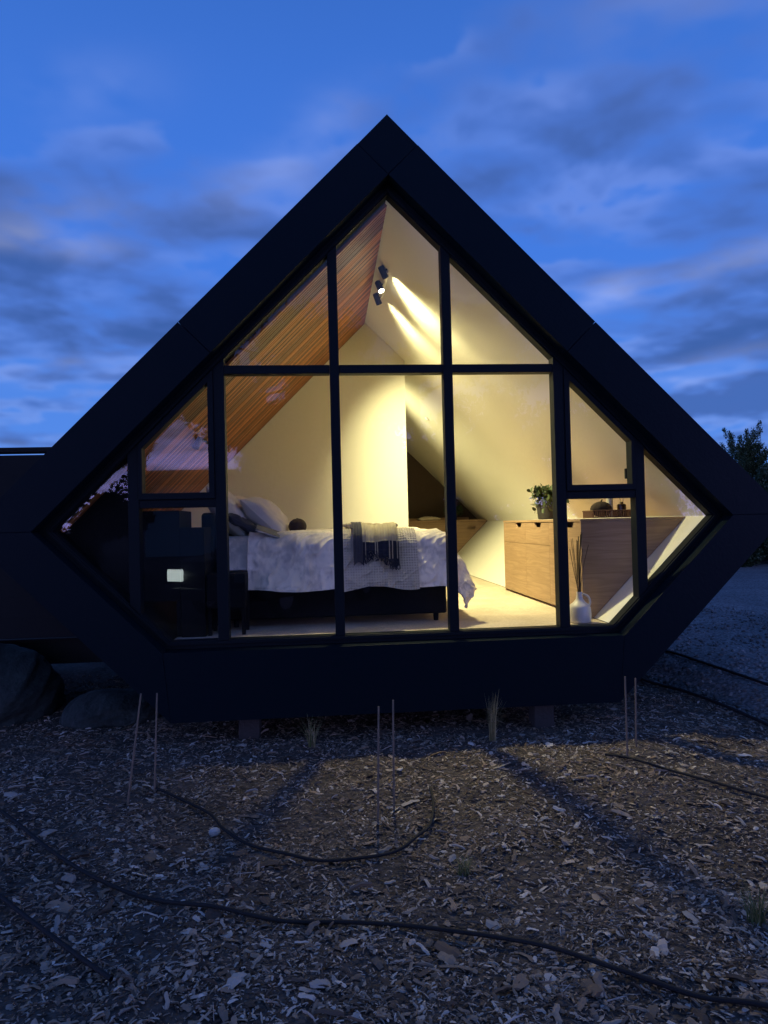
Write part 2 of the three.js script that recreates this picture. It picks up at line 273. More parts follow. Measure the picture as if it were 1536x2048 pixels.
// ------------------------------------------------------------------ the cabin
const K = 2.45, KO = 2.98, KF = 2.54;   // half width of the glazing, of the outside, of the reveal (the front is |x| + |y| = K)
const BACK = -7.38;
const mirror = (pts) => pts.map(([x, y]) => [-x, y]).reverse();
const cabin = thing('cabin', 'dark metal-clad cabin with a pointed hexagonal glazed front lit from inside', 'cabin');
{
  const RS = [[0, KO], [0, 2.47], [2.47, 0], [KO, 0]];
  for (const f of [(q) => q, mirror]) {
    part('roof', slab(f(RS), -8.2, -0.004), M.metal, cabin);
    part('outer_wall', slab(f([[KO, 0], [2.47, 0], [1.62, -0.85], [1.62, -1.36]]), -8.2, -0.004), M.metal, cabin);
  }
  part('floor_slab', slab([[-1.618, -1.355], [1.618, -1.355], [1.618, -0.835], [-1.618, -0.835]], -8.2, -0.004), M.metal, cabin);
  part('carpet', metric(slab([[-1.622, -0.832], [1.622, -0.832], [1.638, -0.812], [-1.638, -0.812]], BACK, -0.052)), M.carpet, cabin);
  // white lining on the right, slatted ceiling on the left
  part('ceiling', metric(slab([[0.0, K + 0.018], [0.0, K], [K, 0], [K + 0.018, 0]], BACK, -0.052)), M.white, cabin);
  part('lower_wall', metric(slab([[K, 0], [1.642, -0.808], [1.66, -0.808], [K + 0.018, 0]], BACK, -0.052)), M.white, cabin);
  part('lower_wall', metric(slab(mirror([[K, 0], [1.642, -0.808], [1.66, -0.808], [K + 0.018, 0]]), BACK, -0.052)), M.blackLacquer, cabin);
  const back = part('slatted_ceiling', slab(mirror([[0.002, K + 0.018], [0.002, K + 0.002], [K, 0.002], [K + 0.016, 0.002]]), -3.17, -0.052), M.backing, cabin);
  const R = rng(5), NB = 58, pitch = (3.17 - 0.06) / NB;
  const slatGeo = [0, 1, 2].map((k) => { const L = K * Math.SQRT2 - 0.03, g = metric(box(-L / 2, L / 2, -0.011, 0.011, -pitch * 0.40, pitch * 0.40, 0.003), 'x', 1, k * 0.37, k * 0.19); return g; });
  for (let i = 0; i < NB; i++) {
    const m = new THREE.Mesh(slatGeo[Math.floor(R() * 3)], M.slat[Math.floor(R() * 5)]); m.name = numbered('slat'); m.castShadow = m.receiveShadow = true;
    const q = (K - 0.006) / 2; m.position.set(-q + 0.008 * 0.5, HIP + q - 0.008 * 0.5, -0.06 - pitch * (i + 0.5)); m.position.x += 0.0055 + (R() - 0.5) * 0.002; m.position.y -= 0.0055 - (R() - 0.5) * 0.002; m.rotation.z = Math.PI / 4; back.add(m);
  }
  // partition behind the bed, ending right of the middle; the end wall
  part('partition_wall', metric(slab([[-K + 0.004, 0], [-1.64, -0.81], [0.482, -0.81], [0.482, K - 0.482 - 0.002], [0, K - 0.002]], -3.30, -3.17)), M.white, cabin);
  part('end_wall', slab([[-2.46, 0], [-1.65, -0.82], [1.65, -0.82], [2.46, 0], [0, 2.46]], -8.2, BACK - 0.62), std({ color: lin(0.060, 0.036, 0.026), roughness: 0.7, name: 'dark_end_wall' }), cabin);
  part('left_lining', slab(mirror([[0.0, K + 0.018], [0.0, K], [K, 0], [K + 0.018, 0]]), BACK - 0.6, -3.172), M.white, cabin);
  for (const f of [(q) => q, mirror]) part('end_lining', slab(f([[0.0, K + 0.018], [0.0, K], [K, 0], [K + 0.018, 0]]), BACK - 0.618, BACK - 0.602 + 0.6), M.white, cabin);

  // fascia panels round the front, with open joints
  const g = 0.0016, P = (pts, z1 = 0.17) => slab(pts, 0, z1, 0.0015), b = 0.22;
  part('fascia_panel', P([[0, KO], [b - g, KO - b - g], [0, KF + 2 * g], [-b + g, KO - b - g]].reverse()), M.metal, cabin);
  for (const f of [(q) => q, mirror]) {
    part('fascia_panel', P(f([[g, KF - g], [1.30 - g, KF - 1.30 + g], [1.52 - g, KO - 1.52 + g], [b + g, KO - b - g]])), M.metal, cabin);
    part('fascia_panel', P(f([[1.30 + g, KF - 1.30 - g], [KF, g], [KO, g], [1.52 + g, KO - 1.52 - g]])), M.metal, cabin);
    part('fascia_panel', P(f([[KF, -g], [1.67 + g, -0.87], [1.62 + g, -1.36], [KO, -g]])), M.metal, cabin);
  }
  part('fascia_panel', P([[-1.62, -1.36], [1.62, -1.36], [1.668, -0.87], [-1.668, -0.87]]), M.metal, cabin);
  // concrete piers
  const pier = metric(box(-0.075, 0.075, -0.1, 0.175, -0.075, 0.075, 0.006));
  for (const [x, z] of [[-1.1, -0.05], [1.07, 0.02], [-1.1, -2.6], [1.07, -2.6], [-1.1, -5.2], [1.07, -5.2]]) { const m = part('pier', pier, M.pier, cabin); m.position.set(x, 0, z); }

  // glazed front
  const bottom = (k, y) => [[0, k], [-k, 0], [-(k + y), y], [k + y, y], [k, 0]];
  const win = part('window', slab(bottom(KF - 0.002, -0.868), -0.05, 0.045, 0.002, [bottom(K, -0.81)]), M.frame, cabin);
  const bead = part('glazing_bead', slab(bottom(K + 0.046, -0.840), 0.045, 0.058, 0.002, [bottom(K + 0.012, -0.816)]), M.frame, win);
  const T1 = 1.177, T0 = 1.114, mz = [-0.046, 0.054];
  const bar = (n, x0, x1, y0, y1, z0 = mz[0], z1 = mz[1]) => part(n, box(x0, x1, HIP + y0, HIP + y1, z0, z1, 0.004), M.frame, win);
  const up = (n, x0, x1, y0, z0 = mz[0], z1 = mz[1]) => { const t = (x) => K + 0.004 - Math.abs(x); return part(n, slab([[x0, y0], [x1, y0], [x1, t(x1)], [x0, t(x0)]], z0, z1, 0.003), M.frame, win); };
  const lowY = (x) => Math.max(-0.814, Math.abs(x) - K - 0.004);
  const post = (n, x0, x1, z0 = mz[0], z1 = mz[1]) => { const t = (x) => K + 0.004 - Math.abs(x); const pts = [[x0, lowY(x0)], [x1, lowY(x1)], [x1, t(x1)], [x0, t(x0)]]; return part(n, slab(pts, z0, z1, 0.003), M.frame, win); };
  post('mullion', -0.458, -0.389); post('mullion', 0.388, 0.457); post('mullion', -1.303, -1.225); post('mullion', 1.225, 1.303); post('mullion', -1.918, -1.842); post('mullion', 1.842, 1.918);
  bar('transom', -1.224, -0.459, T0, T1, -0.042, 0.048); bar('transom', -0.388, 0.387, T0, T1, -0.042, 0.048); bar('transom', 0.458, 1.224, T0, T1, -0.042, 0.048);
  for (const s of [1, -1]) {
    const X = (a, c) => s > 0 ? [a, c] : [-c, -a];
    bar('transom', ...X(1.304, 1.841), 0.150, 0.208, -0.042, 0.048);
    // opening light: its own frame, a little proud
    const outer = [[1.305, 0.210], [1.840, 0.210], [1.840, K - 0.003 - 1.840], [1.305, K - 0.003 - 1.305]], inner = [[1.345, 0.256], [1.813, 0.256], [1.813, 2.393 - 1.813], [1.345, 2.393 - 1.345]];
    const f = s > 0 ? (q) => q : mirror;
    const sash = part('sash', slab(f(outer), -0.03, 0.066, 0.003, [f(inner)]), M.frame, win);
    if (s > 0) part('sash_handle', box(1.808, 1.822, HIP + 0.30, HIP + 0.38, -0.060, -0.034, 0.004), M.frame, win);
  }
  // panes
  const pane = (pts) => { const g2 = new THREE.ShapeGeometry(new THREE.Shape(pts.map(([x, y]) => new THREE.Vector2(x, y + HIP)))); const m = part('pane', g2, M.glass, win); m.castShadow = true; return m; };
  const e = 0.006, t = (x) => K + e - Math.abs(x);
  pane([[-0.389 - e, T1 - e], [0.388 + e, T1 - e], [0.388 + e, t(0.388)], [0, K + e], [-0.389 - e, t(0.389)]]);
  pane([[-1.225 - e, T1 - e], [-0.458 + e, T1 - e], [-0.458 + e, t(0.458)], [-1.225 - e, t(1.225)]]);
  pane([[0.457 - e, T1 - e], [1.225 + e, T1 - e], [1.225 + e, t(1.225)], [0.457 - e, t(0.457)]]);
  for (const [a, c] of [[-1.225 - e, -0.458 + e], [-0.389 - e, 0.388 + e], [0.457 - e, 1.225 + e]]) pane([[a, -0.81 - e], [c, -0.81 - e], [c, T0 + e], [a, T0 + e]]);
  for (const f of [(q) => q, mirror]) {
    pane(f([[1.345 - e, 0.256 - e], [1.813 + e, 0.256 - e], [1.813 + e, 2.393 + e - 1.813], [1.345 - e, 2.393 + e - 1.345]]));
    pane(f([[1.303 - e, -0.81 - e], [1.640, -0.81 - e], [1.842 + e, 1.842 - K - e], [1.842 + e, 0.150 + e], [1.303 - e, 0.150 + e]]));
    pane(f([[1.918 - e, 1.918 - K - e], [K + e, 0], [1.918 - e, t(1.918)]]));
  }
  // recessed downlight in the white ceiling beyond the partition
  const dl = part('downlight', lathe([[0.0, 0.004], [0.028, 0.004], [0.030, -0.002], [0.043, -0.004], [0.046, 0.0]], 28), std({ color: lin(0.7, 0.7, 0.66), roughness: 0.4, side: THREE.DoubleSide, name: 'downlight_trim' }), cabin);
  dl.position.set(0.956 - 0.003, HIP + 1.494 - 0.003, -4.63); dl.rotation.set(0, 0, -Math.PI / 4);
  const dd = part('lamp_disc', new THREE.CylinderGeometry(0.024, 0.024, 0.004, 20), std({ color: 0xffffff, emissive: lin(1, 0.9, 0.55), emissiveIntensity: 0.9, name: 'downlight_lamp' }), dl); dd.position.y = -0.003;
}

// ------------------------------------------------------------------ spotlights under the ridge
const WARM = lin(1.0, 0.90, 0.43);
const fixture = thing('ceiling_spotlight', 'black ceiling fitting with three swivel spot heads, the middle one glaring at the window', 'spotlight', [0, HIP, 0]);
{
  const n = new THREE.Vector3(-1, -1, 0).normalize();
  part('mounting_bar', (() => { const g = box(-0.03, 0.03, -0.012, 0.012, -0.36, 0.36, 0.006); g.rotateZ(-Math.PI / 4); g.translate(0.105 - 0.009, 2.345 - 0.009, -1.55); return g; })(), M.white, fixture);
  function head(at, aim, angle, power, pen, glow, owner = fixture) {
    const d = new THREE.Vector3(...aim).normalize(), p = new THREE.Vector3(...at), q = new THREE.Quaternion().setFromUnitVectors(new THREE.Vector3(0, -1, 0), d);
    const h = part('spot_head', (() => { const g = lathe([[0.0, 0.066], [0.025, 0.066], [0.029, 0.060], [0.031, -0.050], [0.0285, -0.050], [0.0275, -0.026], [0.0, -0.026]], 26); g.applyQuaternion(q); g.translate(p.x, p.y, p.z); return g; })(), std({ color: lin(0.014, 0.014, 0.015), roughness: 0.5, side: THREE.DoubleSide, name: 'spot_black' }), owner);
    const mount = [p.x + (p.x < 0 ? -0.034 : 0.034), p.y + 0.034, p.z + (p.z > -1.5 ? 0.02 : -0.02)];
    part('swivel_arm', rod([p.x, p.y, p.z], mount, 0.007), M.frame, owner);
    const lampPos = p.clone().addScaledVector(d, glow > 10 ? 0.044 : 0.026);
    part('bulb', (() => { const g = new THREE.SphereGeometry(glow > 10 ? 0.030 : 0.026, 24, 16); g.scale(1, 0.55, 1); g.applyQuaternion(q); g.translate(lampPos.x, lampPos.y, lampPos.z); return g; })(), std({ color: 0xffffff, emissive: lin(1, 0.93, 0.66), emissiveIntensity: glow, name: 'spot_bulb' }), owner);
    const L = new THREE.SpotLight(WARM, power, 0, angle, pen, 2); L.position.set(p.x + d.x * 0.052, HIP + p.y + d.y * 0.052, p.z + d.z * 0.052); L.target.position.set(L.position.x + d.x, L.position.y + d.y, L.position.z + d.z);
    L.castShadow = true; L.shadow.radius = 4; L.name = 'spot_lamp'; scene.add(L); scene.add(L.target);
  }
  head([0.073, 2.318, -1.20], [1.25, -2.20, -1.05], 0.74, 52, 1.0, 4);
  head([0.060, 2.290, -1.50], [0.70, -2.15, 0.95], 0.72, 36, 1.0, 14);
  head([0.066, 2.286, -1.86], [0.98, -2.14, -1.15], 0.77, 32, 0.95, 4);
  // a second fitting beyond the partition, out of sight, that lights the far slope
  const far = thing('ceiling_spotlight', 'single black spot head beyond the partition, lighting the far white slope', 'spotlight', [0, HIP, 0]);
  part('mounting_plate', (() => { const g = new THREE.CylinderGeometry(0.05, 0.05, 0.014, 24); g.rotateZ(Math.PI / 4); g.translate(-0.50 + 0.006, 1.95 - 0.006, -4.75); return g; })(), M.white, far);
  head([-0.455, 1.905, -4.75], [1.0, -0.80, 0.22], 0.9, 19, 0.8, 4, far);
}

// ------------------------------------------------------------------ bed and what lies on it
// cloth laid over the mattress: (a, b) are lengths measured over the cloth from the left and from the near edge inwards
const MX0 = -1.28, MX1 = 0.37, MZ0 = -1.98, MZ1 = -0.57, MR = 0.145, MTOP = HIP - 0.052;
function drape(x, z, off, wr) {
  const qx = clamp(x, MX0 - 9, MX1), qz = clamp(z, MZ0, MZ1), ox = x - qx, oz = z - qz, d = Math.hypot(ox, oz), R = MR + off;
  const wrinkle = wr ? wr(x, z, d) : 0;
  if (d < 1e-6) return [x, MTOP + off + wrinkle + 0.012 * Math.sin(x * 3.1 + z * 2.3) - 0.01, z];
  const ux = ox / d, uz = oz / d, arc = MR * Math.PI / 2, corner = 4 * ux * ux * uz * uz;
  let out, y;
  if (d < arc) { const t = d / MR; out = R * Math.sin(t); y = MTOP - 0.01 + off - R * (1 - Math.cos(t)); const n = wrinkle; out += n * Math.sin(t); y += n * Math.cos(t) + 0.012 * Math.sin(qx * 3.1 + qz * 2.3) * (1 - d / arc); }
  else { const dn = d - arc; out = R + wrinkle + dn * (0.36 - 0.20 * corner) * step(-9, 0.05, dn) + corner * Math.min(dn, 0.28) * 0.42 + Math.sin(Math.atan2(uz, ux) * 6) * dn * 0.10 * corner; y = MTOP - 0.01 + off - R - dn + corner * dn * 0.05; }
  return [qx + ux * out, y, qz + uz * out];
}
function clothGrid(x0, x1, z0, z1, nx, nz, off, wr, edge = 0.012, hem = null) {
  const pos = [], uv = [], idx = [];
  const lay = (o) => { for (let j = 0; j <= nz; j++) for (let i = 0; i <= nx; i++) { const x = lerp(x0, x1, i / nx); let z = lerp(z0, z1, j / nz); if (hem) z = lerp(z0, z1 + hem(x), j / nz); pos.push(...drape(x, z, off + o, wr)); uv.push(x, z); } };
  lay(0); const n = pos.length / 3; lay(-edge);
  const id = (i, j, q) => q * n + j * (nx + 1) + i;
  for (let j = 0; j < nz; j++) for (let i = 0; i < nx; i++) { const a = id(i, j, 0), b = id(i + 1, j, 0), c = id(i, j + 1, 0), d = id(i + 1, j + 1, 0); idx.push(a, c, b, b, c, d, a + n, b + n, c + n, b + n, d + n, c + n); }
  for (let i = 0; i < nx; i++) for (const j of [0, nz]) { const a = id(i, j, 0), b = id(i + 1, j, 0); idx.push(a, b, a + n, b, b + n, a + n); }
  for (let j = 0; j < nz; j++) for (const i of [0, nx]) { const a = id(i, j, 0), b = id(i, j + 1, 0); idx.push(a, b, a + n, b, b + n, a + n); }
  const g = new THREE.BufferGeometry(); g.setAttribute('position', new THREE.Float32BufferAttribute(pos, 3)); g.setAttribute('uv', new THREE.Float32BufferAttribute(uv, 2)); g.setIndex(idx); g.computeVertexNormals(); return g;
}
const ridged = (x, z, s) => { const n = fbm(x, z, s, 3); return 1 - Math.abs(n * 2 - 1); };
{
  const bed = thing('bed', 'low double bed with a black base and a crumpled white duvet', 'bed', [0, 0, 0]);
  part('bed_base', box(-1.36, 0.46, FLOOR + 0.065, FLOOR + 0.40, -1.93, -0.475, 0.02), M.black, bed);
  part('mattress', box(-1.36, 0.47, FLOOR + 0.40, FLOOR + 0.70, -1.97, -0.53, 0.06), M.linen, bed);
  part('headboard', box(-1.50, -1.40, FLOOR, FLOOR + 0.93, -2.02, -0.46, 0.03), M.black, bed);
  for (const [x, z] of [[-1.25, -0.56], [0.38, -0.56], [-1.25, -1.84], [0.38, -1.84]]) { const m = part('leg', rod([0, 0, 0], [0, 0.075, 0], 0.02, 0.024, 12), M.black, bed); m.position.set(x, FLOOR, z); }
  const wr = (x, z, d) => {
    const side = step(0.06, 0.24, d), soft = (fbm(x * 2.6 + 3, z * 2.6, 301, 3) - 0.5) * 0.042;
    const fold = (ridged(x * 3.4 + fbm(x * 2, z * 2, 305, 2) * 1.5, z * 2.0, 307) - 0.55) * 0.066;
    const crease = Math.pow(ridged(x * 9 + z * 4 + fbm(x * 5, z * 5, 311, 2) * 2, z * 7, 313), 3) * 0.030;
    const foot = step(0.15, 0.42, x) * Math.sin((x * 22 + z * 9) + fbm(x * 4, z * 4, 317, 2) * 5) * 0.008;
    return lerp(0.35, 1, side) * (soft + fold + crease * 0.9) + foot * side;
  };
  const dv = part('duvet', clothGrid(-1.13, MX1 + 0.525, MZ0 - 0.45, MZ1 + 0.525, 250, 300, 0, wr, 0.02, (x) => 0.012 * Math.sin(x * 7) + 0.018 * (fbm(x * 3, 1, 321, 2) - 0.5)), M.linen, bed);
  // the sheet showing at the head end
  part('sheet', clothGrid(-1.36, -1.10, MZ0 - 0.3, MZ1 + 0.36, 24, 150, -0.022, (x, z, d) => (fbm(x * 4, z * 4, 331, 3) - 0.5) * 0.02), M.linen, bed);

  // waffle throw over the foot end
  const cell = 0.0205;
  const wz = (x, z, d) => wr(x, z, d) * 0.9 + 0.010 * Math.pow(Math.abs(Math.sin(x / cell * Math.PI) * Math.sin(z / cell * Math.PI)), 0.5) - 0.004;
  const throwT = thing('waffle_throw', 'grey-beige waffle-weave throw laid across the foot of the bed', 'throw blanket', [0, 0, 0]);
  part('throw', clothGrid(-0.40, 0.215, MZ0 - 0.1, MZ1 + 0.528, 150, 460, 0.014, wz, 0.006, (x) => 0.02 * Math.sin(x * 11)), M.waffle, throwT);
  // scarf-like blanket folded on top, cream above and navy below, with a fringe
  const scarf = thing('fringed_blanket', 'cream and navy striped blanket with a fringe folded over the waffle throw', 'throw blanket', [0, 0, 0]);
  const wf = (x, z, d) => wz(x, z, d) * 0.5 + (ridged(x * 5.3 + 2.2 + Math.sin(z * 4) * 0.12, z * 0.9, 341) - 0.5) * 0.070 * (0.6 + 0.6 * step(0.0, 0.2, d)) + (ridged(x * 17 + z * 2, z * 2.2, 345) - 0.5) * 0.024 + 0.018;
  const top = (x0, x1, z0, z1, name, m, off, nx, nz, hem) => part(name, clothGrid(x0, x1, z0, z1, nx, nz, off, wf, 0.008, hem), m, scarf);
  top(-0.235, 0.06, -1.02, MZ1 + 0.185, 'cream_band', M.cream, 0.030, 70, 60);
  top(-0.30, -0.225, -0.80, MZ1 + 0.37, 'charcoal_band', M.greyCloth, 0.036, 24, 60, (x) => 0.05 * Math.sin(x * 30));
  top(-0.23, 0.062, MZ1 + 0.186, MZ1 + 0.30, 'navy_band', M.navy, 0.031, 70, 40, (x) => 0.045 * Math.sin(x * 19 + 1) + 0.025 * Math.sin(x * 47));
  const RS = rng(901);
  for (const x of [-0.205, -0.128, -0.112, -0.02, 0.005, 0.045]) top(x, x + 0.005 + RS() * 0.005, MZ1 + 0.10, MZ1 + 0.30, 'stripe', M.cream, 0.037, 3, 30);
  const strands = [];
  for (let i = 0; i < 46; i++) { const x = -0.225 + 0.285 * (i + RS() * 0.6) / 46, z0 = MZ1 + 0.28 + 0.045 * Math.sin(x * 19 + 1), L = 0.03 + RS() * 0.05, pts = []; for (let q = 0; q < 4; q++) pts.push(drape(x + (RS() - 0.5) * 0.012 * q, z0 + L * q / 3, 0.034, wf)); strands.push(tube(pts, 0.0038, 5, 4)); }
  part('fringe', strands, M.navy, scarf).userData.kind = 'stuff';
  const tuft = [];
  for (let i = 0; i < 34; i++) { const x = -0.36 + RS() * 0.42, z = -0.86 + RS() * 0.22, p0 = drape(x, z, 0.05, null), s = 0.014 + RS() * 0.018; const g = new THREE.IcosahedronGeometry(1, 1); g.scale(s * 1.8, s * 0.9, s); g.rotateY(RS() * 3); g.translate(p0[0], p0[1] + 0.006, p0[2]); tuft.push(g); }
  part('knotted_edge', tuft, M.cream, scarf).userData.kind = 'stuff';
}
// pillows
function pillowGeo(w, h, t, seed, pinch = 0.06) {
  const n = 34, pos = [], uv = [], idx = [];
  for (let s = 0; s < 2; s++) for (let j = 0; j <= n; j++) for (let i = 0; i <= n; i++) {
    const u = i / n * 2 - 1, v = j / n * 2 - 1, e = Math.pow(Math.max(0, (1 - u * u) * (1 - v * v)), 0.42);
    const px = u * w / 2 * (1 - pinch * (1 - v * v) * u * u), py = v * h / 2 * (1 - pinch * (1 - u * u) * v * v);
    const wr = (fbm(u * 2.4 + seed, v * 2.4, seed + 400, 3) - 0.5) * 0.05 * e + (ridged(u * 3 + seed, v * 2.2 + u, seed + 410) - 0.5) * 0.022 * e;
    pos.push(px, py, (s ? -1 : 1) * (t / 2 * e + wr * (e > 0.02 ? 1 : 0))); uv.push(u * w / 2, v * h / 2);
  }
  const N = (n + 1) * (n + 1);
  for (let s = 0; s < 2; s++) for (let j = 0; j < n; j++) for (let i = 0; i < n; i++) { const a = s * N + j * (n + 1) + i, b = a + 1, c = a + n + 1, d = c + 1; if (s) idx.push(a, c, b, b, c, d); else idx.push(a, b, c, b, d, c); }
  const g0 = new THREE.BufferGeometry(); g0.setAttribute('position', new THREE.Float32BufferAttribute(pos, 3)); g0.setAttribute('uv', new THREE.Float32BufferAttribute(uv, 2)); g0.setIndex(idx); g0.computeVertexNormals(); return g0;
}
// a pillow whose width runs along z, leaning back by lean (from upright) towards the left
function pillow(name, label, cat, at, w, h, t, lean, turn, mat, seed, group) {
  const g = pillowGeo(w, h, t, seed); g.rotateY(Math.PI / 2); g.translate(0, h / 2 - 0.03, 0); g.rotateZ(lean); g.rotateY(turn);
  const o = thing(name, label, cat, at, 0, group); part('pillow_case', g, mat, o); return o;
}
const TOPY = MTOP;
pillow('pillow', 'large white pillow at the back of the near stack, propped against the headboard', 'pillow', [-1.20, TOPY - 0.01, -0.90], 0.66, 0.52, 0.22, 0.62, 0.05, M.pillow, 3, 'pillows at the head of the bed');
pillow('pillow', 'wrinkled grey-white pillow leaning in front of the near stack', 'pillow', [-0.88, TOPY - 0.02, -0.92], 0.60, 0.46, 0.24, 0.80, -0.08, M.pillow, 7, 'pillows at the head of the bed');
pillow('pillow', 'pale pillow on the far side of the bed, behind the near stack', 'pillow', [-1.12, TOPY - 0.01, -1.58], 0.64, 0.48, 0.2, 0.65, 0.03, M.pillow, 11, 'pillows at the head of the bed');
pillow('lumbar_cushion', 'dark grey oblong cushion lying against the white pillows at the near edge', 'cushion', [-1.06, TOPY - 0.005, -0.62], 0.16, 0.34, 0.07, 1.02, 0.15, M.greyCloth, 15);
{
  const o = thing('round_cushion', 'small dark brown round cushion on the duvet beside the pillows', 'cushion', [-0.755, TOPY - 0.012, -0.84]);
  const g = new THREE.SphereGeometry(0.075, 32, 22); g.scale(1, 0.86, 1); const p = g.attributes.position;
  for (let i = 0; i < p.count; i++) { const x = p.getX(i), y = p.getY(i), z = p.getZ(i), k = 1 + (fbm(x * 30 + 5, y * 30 + z * 20, 441, 3) - 0.5) * 0.12 + 0.03 * Math.cos(Math.atan2(z, x) * 8); p.setXYZ(i, x * k, y * k, z * k); }
  g.translate(0, 0.06, 0); g.computeVertexNormals(); part('cover', g, M.darkBrown, o); const b = new THREE.SphereGeometry(0.010, 10, 8); b.scale(1, 0.5, 1); const m = part('button', b, M.darkBrown, o); m.position.y = 0.124;
}
{
  const o = thing('grey_book', 'thin grey book lying tilted on the duvet before the pillows', 'book', [-0.98, TOPY + 0.006, -0.50]);
  const gs = box(-0.10, 0.10, 0, 0.014, -0.07, 0.07, 0.002); const pg = box(-0.096, 0.098, 0.0025, 0.0115, -0.067, 0.071);
  for (const g of [gs, pg]) { g.rotateZ(-0.36); g.rotateX(0.30); }
  part('cover', gs, std({ color: lin(0.10, 0.105, 0.115), roughness: 0.6, name: 'grey_cover' }), o); part('pages', pg, M.pillow, o);
}
// dark storage beside the bed head
{
  const o = thing('storage_cupboard', 'black stepped storage cupboard with an added dark panel in the left corner behind the glass', 'cupboard', [0, 0, 0]);
  part('added_dark_panel', slab([[-2.44, 0], [-1.93, -0.515], [-1.925, -0.515], [-1.925, 0.512]], -0.22, -0.12), M.blackLacquer, o);  // added thin black panel, stands in for the unlit slats in this corner
  part('side_cabinet', box(-1.90, -1.60, FLOOR + 0.27, HIP + 0.135, -0.60, -0.14, 0.004), M.blackLacquer, o);
  part('low_cabinet', box(-1.598, -1.42, FLOOR, HIP + 0.005, -0.44, -0.13, 0.004), M.blackLacquer, o);
  part('plinth', box(-1.635, -1.60, FLOOR + 0.004, FLOOR + 0.268, -0.60, -0.15), M.blackLacquer, o);
}
{
  const o = thing('bedside_bench', 'low black bench on thin legs between the bed and the glass', 'bench', [0, FLOOR, 0]);
  part('seat', box(-1.415, -1.125, 0.20, 0.46, -0.43, -0.14, 0.012), M.black, o);
  for (const [x, z] of [[-1.395, -0.17], [-1.145, -0.17], [-1.395, -0.40], [-1.145, -0.40]]) part('leg', box(x - 0.014, x + 0.014, 0, 0.2, z - 0.014, z + 0.014, 0.003), M.black, o);
}
{ // reading lamp on the slatted slope
  const o = thing('reading_lamp', 'small black gooseneck reading lamp on the slatted slope above the pillows', 'wall lamp', [0, HIP, 0]);
  part('wall_plate', (() => { const g = new THREE.CylinderGeometry(0.04, 0.04, 0.016, 24); g.rotateZ(-Math.PI * 3 / 4); g.translate(-1.640, 0.780, -1.72); return g; })(), M.frame, o);
  part('arm', tube([[-1.635, 0.775, -1.72], [-1.595, 0.735, -1.69], [-1.57, 0.735, -1.55], [-1.575, 0.775, -1.38], [-1.59, 0.79, -1.22], [-1.61, 0.775, -1.06]], 0.013, 40, 10), M.frame, o);
  part('lamp_shade', (() => { const g = lathe([[0.0, 0.055], [0.018, 0.055], [0.036, -0.05], [0.034, -0.05], [0.016, 0.05], [0.0, 0.05]], 22); g.rotateZ(-0.5); g.rotateX(0.5); g.translate(-1.615, 0.745, -1.02); return g; })(), std({ color: lin(0.014, 0.013, 0.014), roughness: 0.5, side: THREE.DoubleSide, name: 'lamp_black' }), o);
}

// ------------------------------------------------------------------ chest of drawers on the right and what stands on it
const DX = 1.552, DZ0 = -2.78, DZ1 = -0.335, DTOP = HIP + 0.002;
{
  const o = thing('drawer_chest', 'long oak chest of drawers with a slanted back fitted under the right slope', 'chest of drawers', [0, 0, 0]);
  const prof = [[DX + 0.10, -0.785], [1.668, -0.775], [2.40, -0.030], [DX + 0.10, -0.030]];
  part('body', metric(slab(prof, DZ0 + 0.02, DZ1 - 0.022), 'z'), M.oak, o);
  part('end_panel', metric(slab([[DX, -0.808], [1.640, -0.806], [2.418, -0.026], [DX, -0.026]], DZ1 - 0.02, DZ1, 0.0015), 'x'), M.oak, o);
  part('end_panel', metric(slab([[DX, -0.808], [1.640, -0.806], [2.418, -0.026], [DX, -0.026]], DZ0, DZ0 + 0.018, 0.0015), 'x'), M.oak, o);
  part('plinth', metric(box(DX + 0.05, DX + 0.066, FLOOR + 0.002, FLOOR + 0.030, DZ0 + 0.02, DZ1 - 0.022), 'z'), M.oak, o);
  part('base_board', metric(box(DX + 0.022, DX + 0.099, FLOOR + 0.031, FLOOR + 0.045, DZ0 + 0.02, DZ1 - 0.022), 'z'), M.oak, o);
  part('top', metric(slab([[DX - 0.004, -0.024], [2.416, -0.024], [2.438, -0.002], [DX - 0.004, -0.002]], DZ0 - 0.003, DZ1 + 0.003, 0.001), 'z'), M.oak, o);
  // fronts: a notched row above a taller row, in three columns
  const cols = [[DZ0 + 0.021, -1.905], [-1.900, -1.152], [-1.147, DZ1 - 0.023]], notch = [[-2.16], [-1.49], [-0.615]];
  cols.forEach(([z0, z1], i) => {
    const y0 = -0.242, y1 = -0.030, s = new THREE.Shape(), q = notch[i][0], hw = 0.115, dp = 0.045;
    // in the (z, y) plane, extruded along x
    s.moveTo(z0, y0); s.lineTo(z1, y0); s.lineTo(z1, y1); s.lineTo(q + hw, y1); s.lineTo(q + hw * 0.72, y1 - dp); s.lineTo(q - hw * 0.72, y1 - dp); s.lineTo(q - hw, y1); s.lineTo(z0, y1); s.closePath();
    const g = new THREE.ExtrudeGeometry(s, { depth: 0.018, bevelEnabled: true, bevelThickness: 0.001, bevelSize: 0.001, bevelOffset: -0.001, bevelSegments: 1 });
    g.rotateY(-Math.PI / 2); g.translate(DX + 0.0195, HIP, 0);
    part('drawer_front', metric(g, 'z', 1, i * 0.41, i * 0.3), M.oak, o);
    part('drawer_front', metric(box(DX, DX + 0.02, HIP - 0.784, HIP + y0 - 0.004, z0, z1, 0.002), 'z', 1, i * 0.23 + 0.5, i * 0.17), M.oak, o);
  });
}
